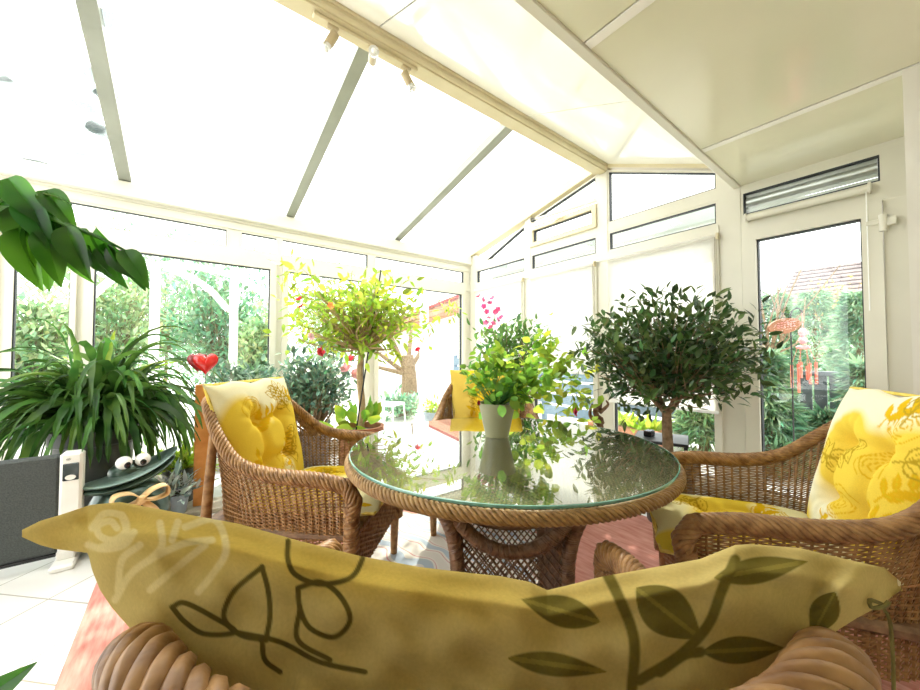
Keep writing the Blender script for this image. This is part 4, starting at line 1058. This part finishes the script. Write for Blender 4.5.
# ------------------------------------------------------------------ outside
struct(MB().box((-25, LY+.12, -.18), (30, 40, -.10)).box((GX+.12, -25, -.18), (30, LY+.12, -.10)).build('patio', 'patio', smooth=False))
def tree(name, label, loc, centre, rad, nb, leaves, size, lm, seed, trunk=.10, group='garden trees', cat='tree', pr=SMALL, **kw):
    r = thing(name, label, cat, loc, group=group); st = MB(); lf = MB()
    st.tube(spline([(0, 0, 0), (.03, .02, centre[2]*.4), (0, 0, centre[2]*.8)], 8), np.linspace(trunk, trunk*.5, 8), 8)
    crown(st, lf, (0, 0, centre[2]*.55), centre, rad, nb, leaves, pr, size, r0=trunk*.22, seed=seed, **kw)
    st.build('trunk', 'bark', r); lf.build('foliage', lm, r); return r
for i, (px, Y, H, rx_, lm, lab) in enumerate(((30, 7.8, 2.0, .55, 'lf_tree2', 'light green garden tree outside the narrow left window'), (108, 9.2, 3.1, 1.0, 'lf_tree2', 'yellowish green garden tree behind the left end of the white arbour'),
        (165, 12.0, 4.6, 1.7, 'lf_tree', 'tall dense garden tree furthest back in the middle of the large left window'), (222, 9.0, 3.3, 1.0, 'lf_tree', 'green garden tree behind the right post of the white arbour'), (262, 7.4, 1.9, .45, 'lf_tree2', 'pale green narrow garden tree at the right edge of the large left window'),
        (330, 12.5, 4.2, 1.4, 'lf_tree2', 'pale tree in the garden behind the yellow-green standard tree'))):
    q = at_y(px, 355, Y); tree('garden_tree', lab, (q[0], q[1], -.1), (0, 0, H*.55), (rx_, rx_*.8, H*.5), 190, 20, .15, lm, 60+i, trunk=.045, shell=.35)
# white arched arbour
ar = thing('garden_arbour', 'white arched garden arbour outside the large left window', 'arbour', (0, 6.0, -.1))
def wpt(px, py): q = at_y(px, py, 6.0); return (q[0], 0, q[2]+.1)
MB().rbox((wpt(155, 300)[0]-.05, -.04, 0), (wpt(155, 300)[0]+.05, .04, wpt(155, 266)[2]), .01).build('post', 'white', ar)
MB().rbox((wpt(234, 300)[0]-.05, -.04, 0), (wpt(234, 300)[0]+.05, .04, wpt(234, 268)[2]), .01).build('post', 'white', ar)
for pts in ([(88, 300), (115, 278), (150, 266), (185, 266), (220, 272), (250, 284), (274, 305)], [(168, 268), (195, 280), (212, 292), (228, 310)]):
    MB().tube(spline([wpt(*p) for p in pts], 30), .04, 8).build('arch', 'white', ar)
for e_ in (wpt(88, 300), wpt(274, 305)): MB().rbox((e_[0]-.03, -.04, 0), (e_[0]+.03, .04, e_[2]), .006).build('post', 'white', ar)
# neighbouring house beyond the corner
nh = thing('neighbour_house', 'white neighbouring house with a red tiled sloping roof beyond the corner', 'house', (6.4, 9.5, -.1))
MB().prism([(-2.6, 0), (6, 0), (6, 1.9), (-2.6, 2.75)], 0, 5, lambda a_, b_, d_: (d_, a_, b_)).build('wall', 'render', nh, smooth=False)
rf = MB(); rf.prism([(-3.0, 2.62), (6.3, 1.70), (6.3, 1.92), (-3.0, 2.84)], -.55, 5, lambda a_, b_, d_: (d_, a_, b_)); rf.build('roof', 'tile', nh, smooth=False)
rf = MB(); rf.prism([(-3.0, 3.15), (6.3, 2.18), (6.3, 2.28), (-3.0, 3.25)], -.1, 5, lambda a_, b_, d_: (d_, a_, b_)); rf.prism([(-3.0, 2.84), (6.3, 1.92), (6.3, 2.2), (-3.0, 3.16)], .3, 5, lambda a_, b_, d_: (d_, a_, b_)); o = rf.build('upper_wall', 'render', nh, smooth=False)
MB().prism([(-3.0, 3.06), (6.3, 2.09), (6.3, 2.18), (-3.0, 3.15)], -.14, .0, lambda a_, b_, d_: (d_, a_, b_)).build('fascia', 'darkred', nh, smooth=False)
# white post of the patio, tree trunk, plants, chair
q = at_d(424, 420, 6.2); tag(MB().rbox((q[0]-.06, q[1]-.06, -.1), (q[0]+.06, q[1]+.06, 2.0), .01).build('patio_post', 'white'), 'white square post standing on the patio near the blue fence', 'post')
q = at_d(407, 400, 7.5); r = thing('garden_tree', 'bare branching tree trunk on the patio left of the white post', 'tree', (q[0], q[1], -.1), group='garden trees')
tr = MB(); tr.tube(spline([(0, 0, 0), (.05, 0, .6), (0, 0, 1.2)], 8), np.linspace(.20, .13, 8), 9)
for e_ in ((-.9, .2, 1.5), (-.5, 0, 1.9), (.2, .1, 2.2), (.6, 0, 1.7), (-1.1, 0, 1.1)): tr.tube(spline([(0, 0, .8), A(*e_)*.6+A(0, 0, .3), e_], 8), np.linspace(.06, .012, 8), 6)
tr.build('trunk', 'bark', r)
def bush(label, px, py, Z, rad, H, lm, seed, pm=None, name='garden_bush', n=70, size=.12):
    q = at_d(px, py, Z); r = thing(name, label, 'bush', (q[0], q[1], -.1), group='garden bushes'); st = MB(); lf = MB()
    crown(st, lf, (0, 0, .05), (0, 0, H*.5), (rad, rad, H*.5), n, 12, SMALL, size, r0=.012, seed=seed, shell=.2); st.build('stems', 'bark', r); lf.build('foliage', lm, r); return r
bush('dark green ground bush beside the white patio post', 402, 405, 6.8, .55, .55, 'lf_tree', 81)
bush('low pale bush on the patio far left, outside the narrow window', 52, 330, 7.0, .5, 1.6, 'lf_tree2', 82)
q = at_d(434, 410, 5.6); r = thing('flower_tub', 'grey flower tub with pale flowers beside the white patio post', 'potted plant', (q[0], q[1], -.1)); pot(r, .13, .16, .32, 'bluepot'); lf = MB(); crown(None, lf, (0, 0, .3), (0, 0, .42), (.22, .22, .14), 20, 9, SMALL, .07, seed=9); lf.build('foliage', 'lf_lime', r)
q = at_d(388, 405, 5.6); r = thing('garden_chair', 'white wire garden chair on the patio beyond the corner windows', 'chair', (q[0], q[1], -.1), .6)
MB().rbox((-.2, -.2, .42), (.2, .2, .45), .01).build('seat', 'white', r)
bk = MB(); bk.tube(spline([(-.2, .2, .45), (-.19, .24, .85), (0, .26, .95), (.19, .24, .85), (.2, .2, .45)], 20), .015, 6)
for x in (-.1, 0, .1): bk.tube([(x, .2, .45), (x, .25, .92)], .008, 5)
bk.build('backrest', 'white', r)
for sx in (-1, 1):
    for sy in (-1, 1): MB().tube([(sx*.18, sy*.18, .43), (sx*.21, sy*.21, 0)], .014, 6).build('leg', 'white', r)
# long slat fence beyond the gable
fx = 5.3
fe = thing('slat_fence', 'blue-grey horizontal board fence running along the garden behind the gable', 'fence', (fx, 0, -.1))
bd = MB()
for k in range(5): bd.box((0, 1.55, .12+k*.21), (.03, 7.2, .12+k*.21+.165))
bd.build('boards', 'bluefence', fe, smooth=False)
bd = MB()
for k in range(42): bd.box((.0, -3.2+k*.113, .08), (.03, -3.2+k*.113+.095, .98))
bd.build('upright_boards', 'greyfence', fe, smooth=False)
for y in (-3.2, -1.6, 0, 1.55, 3.0, 4.4, 5.8, 7.2): MB().rbox((.03, y-.04, 0), (.11, y+.04, 1.2), .008).build('post', 'bluefence', fe)
MB().rbox((-.03, -3.2, .98), (.06, 1.55, 1.03), .006).build('top_rail', 'greyfence', fe)
# conifers outside the door
def conifer(label, px, Z, H, rad, seed, lm='lf_conifer'):
    q = at_d(px, 355, Z); r = thing('conifer', label, 'tree', (q[0], q[1], -.1), group='conifers behind the fence'); rng = np.random.default_rng(seed); lf = MB(); st = MB()
    st.tube([(0, 0, 0), (0, 0, H*.9)], np.array([.07, .02]), 6)
    n = 4600; h_ = rng.random(n)**.8; a_ = rng.random(n)*2*PI; rd = rad*(1-h_*.85)*(.45+.55*rng.random(n)**.5)*(1+.2*np.sin(a_*5+h_*20))
    P = np.stack([rd*np.cos(a_), rd*np.sin(a_), h_*H+.1], 1); d = np.stack([np.cos(a_), np.sin(a_), rng.normal(size=n)*.5-.1], 1)+rng.normal(size=(n, 3))*.35
    scatter(lf, proto(.17, .1, .3, 4, 'lance'), P, d, rdirs(n, 1, rng), .09+.10*rng.random(n)); st.build('trunk', 'bark', r); lf.build('foliage', lm, r)
conifer('tall feathery green conifer beyond the fence, in the left half of the door glass', 775, 5.8, 2.1, .60, 1)
conifer('feathery conifer furthest back, in the middle of the door glass', 815, 7.3, 2.4, .85, 2)
conifer('tall feathery conifer beyond the fence at the right edge of the door glass', 860, 5.6, 2.1, .60, 3)
conifer('low conifer before the grey fence at the left edge of the door glass', 768, 3.65, 1.1, .22, 7)
conifer('narrow conifer before the grey fence at the right edge of the door', 864, 3.35, 1.0, .17, 8)
conifer('light green young conifer below the blind beside the dark tree', 703, 4.45, 1.0, .30, 4, 'lf_tree2')
conifer('small conifer growing low in front of the grey fence outside the door', 826, 3.6, .50, .24, 6)
q = at_d(625, 428, 4.6); r = thing('trough_planter', 'brown trough planter with grassy plants outside under the blind', 'planter', (q[0], q[1], -.1))
MB().rbox((-.15, -.45, 0), (.15, .45, .30), .01).build('trough', 'terra', r); lf = MB(); n_ = 160; dd = rdirs(n_, .9); dd[:, 2] = abs(dd[:, 2]); scatter(lf, LANCE, A(0, 0, .28)+RNG.uniform(-1, 1, size=(n_, 3))*A(.1, .4, .01), dd, rdirs(n_, 1), .14+.14*RNG.random(n_)); lf.build('foliage', 'lf_lime', r)
# house with tiled roof
r = thing('neighbour_house', 'neighbouring house with grey-brown tiled roof seen through the door', 'house', (12.3, .2, -.1))
MB().box((0.5, -4, 0), (6, 2.0, 2.4)).build('wall', 'render', r, smooth=False)
rm = MB()
for k in range(12):
    for j in range(30):
        y0 = -4.3+j*.22; x0 = 0+k*.26; z0 = 2.2+k*.145; rm.box((x0, y0, z0), (x0+.30, y0+.205, z0+.05))
rm.prism([(0, 2.17), (3.1, 3.9), (6.3, 2.17)], -4.3, 2.3, lambda a_, b_, d_: (a_, d_, b_)); rm.build('roof', 'greytile', r, smooth=False)
r = thing('flowering_bush', 'yellow blossoming bush in front of the tiled roof outside the door', 'bush', tuple(at_d(830, 355, 8.6)*A(1, 1, 0)+A(0, 0, -.1)))
st = MB(); lf = MB(); crown(st, lf, (0, 0, .5), (0, 0, 2.5), (.6, .75, .6), 60, 7, SMALL, .08, .02, .3, seed=91); st.tube([(0, 0, 0), (0, 0, 1.2)], .04, 6); st.build('stems', 'bark', r); lf.build('blossom', 'lf_yellow', r)
r = thing('garden_tree', 'bare twiggy tree outside the left half of the door', 'tree', tuple(at_d(770, 355, 4.3)*A(1, 1, 0)+A(0, 0, -.1)), group='garden trees')
tr = MB(); rng = np.random.default_rng(12); tr.tube([(0, 0, 0), (0, 0, 1.3)], np.array([.05, .03]), 6)
for k in range(22):
    e_ = A(rng.normal()*.28, rng.normal()*.35, 1.5+rng.random()*1.1); tr.tube(spline([(0, 0, 1.2), e_*A(.4, .4, .75)+rng.normal(size=3)*.08, e_], 8), np.linspace(.014, .004, 8), 5)
tr.build('trunk', 'bark', r)
# wind chime and clay plaque on a shepherd's hook outside the door
q = at_d(800, 420, 3.2); hk = thing('shepherd_hook', 'thin black garden hook pole outside the door glass', 'garden hook', (q[0], q[1], -.1))
zc = lambda py: at_d(800, py, 3.2)[2]+.1
hm = MB(); rt3 = A(CR[0], CR[1], 0)
hm.tube(spline([A(0, 0, 0)-rt3*.06, A(0, 0, 1.2)-rt3*.06, A(0, 0, zc(316))-rt3*.06, A(0, 0, zc(308)), rt3*.05+A(0, 0, zc(312))], 30), .006, 6); hm.tube(spline([A(0, 0, zc(325))-rt3*.06, A(0, 0, zc(318))-rt3*.11, A(0, 0, zc(321))-rt3*.15], 12), .005, 6); hm.build('pole', 'blackmetal', hk)
wc = thing('wind_chime', 'coral red wind chime with a round figure and hanging tubes outside the door', 'wind chime', (q[0]+rt3[0]*.045, q[1]+rt3[1]*.045, -.1))
m_ = MB(); m_.ball((0, 0, zc(332)), (.05, .03, .04)); m_.ball((0, 0, zc(340)), (.07, .03, .035)); m_.ball((0, 0, zc(347)), (.06, .05, .02)); m_.tube([(0, 0, zc(330)), (0, 0, zc(313))], .003, 5); m_.build('figure', 'palepink', wc)
for k, (o_, pa, pb) in enumerate(((-.08, 365, 388), (-.05, 362, 378), (-.02, 364, 393), (.03, 363, 384), (.06, 366, 380), (.085, 362, 384))):
    m_ = MB(); v_ = rt3*o_; m_.tube([v_+A(0, .02*(-1)**k, zc(pa)), v_+A(0, .02*(-1)**k, zc(pb))], .010, 8); m_.tube([v_*.6+A(0, 0, zc(347)), v_+A(0, .02*(-1)**k, zc(pa))], .0015, 4); m_.build('chime_tube', 'chime', wc)
q2 = at_d(784, 326, 3.2)
pq = thing('oval_plaque', 'brown oval clay plaque hanging outside the door beside the wind chime', 'plaque', tuple(q2), math.atan2(CR[1], CR[0]))
ee = np.linspace(0, 2*PI, 33)[:-1]
MB().prism([(.145*math.cos(t), .068*math.sin(t)+.022*math.cos(t)) for t in ee], -.012, .012, lambda a_, b_, d_: (a_, d_, b_)).build('plate', 'clay', pq)
sc_ = MB()
for k in range(3):
    for j in range(6): sc_.rbox((-.07+j*.028, -.015, -.022+k*.02+j*.004), (-.07+j*.028+.018, -.011, -.016+k*.02+j*.004), .001)
sc_.build('inscription', 'palepink', pq); MB().tube([(-.08, 0, .06), (0, 0, .12), (.08, 0, .09)], .002, 4).build('string', 'blackmetal', pq)
# awning cassette outside the gable
aw = thing('awning_box', 'grey awning box running along outside the gable wall', 'awning', (4.05, 0, 0))
MB().rbox((-.08, .6, 2.38), (.14, 4.4, 2.60), .02).build('cassette', 'greyawn', aw)
for y in (1.0, 2.5, 4.0): MB().rbox((-.629, y-.02, 2.46), (-.07, y+.02, 2.52), .006).build('bracket', 'greyawn', aw)

# ------------------------------------------------------------------ light
wd = bpy.data.worlds.new('sky'); sc.world = wd; wd.use_nodes = True
n = wd.node_tree.nodes; bg = n['Background'] if 'Background' in n else n.new('ShaderNodeBackground')
bg.inputs['Color'].default_value = (.97, .985, 1, 1); bg.inputs['Strength'].default_value = 3.6
sun = bpy.data.objects.new('sun', bpy.data.lights.new('sun', 'SUN')); COL.objects.link(sun)
sun.data.energy = 8; sun.data.angle = math.radians(1.2); sun.data.color = (1, .95, .84)
sd = Vector((.50, .60, .84)).normalized()
sun.rotation_euler = sd.to_track_quat('Z', 'Y').to_euler()
sc.view_settings.view_transform = 'Standard'; sc.view_settings.look = 'None'; sc.view_settings.exposure = 0.3; sc.view_settings.gamma = 1
sc.cycles.max_bounces = 12; sc.cycles.transparent_max_bounces = 24; sc.cycles.diffuse_bounces = 6
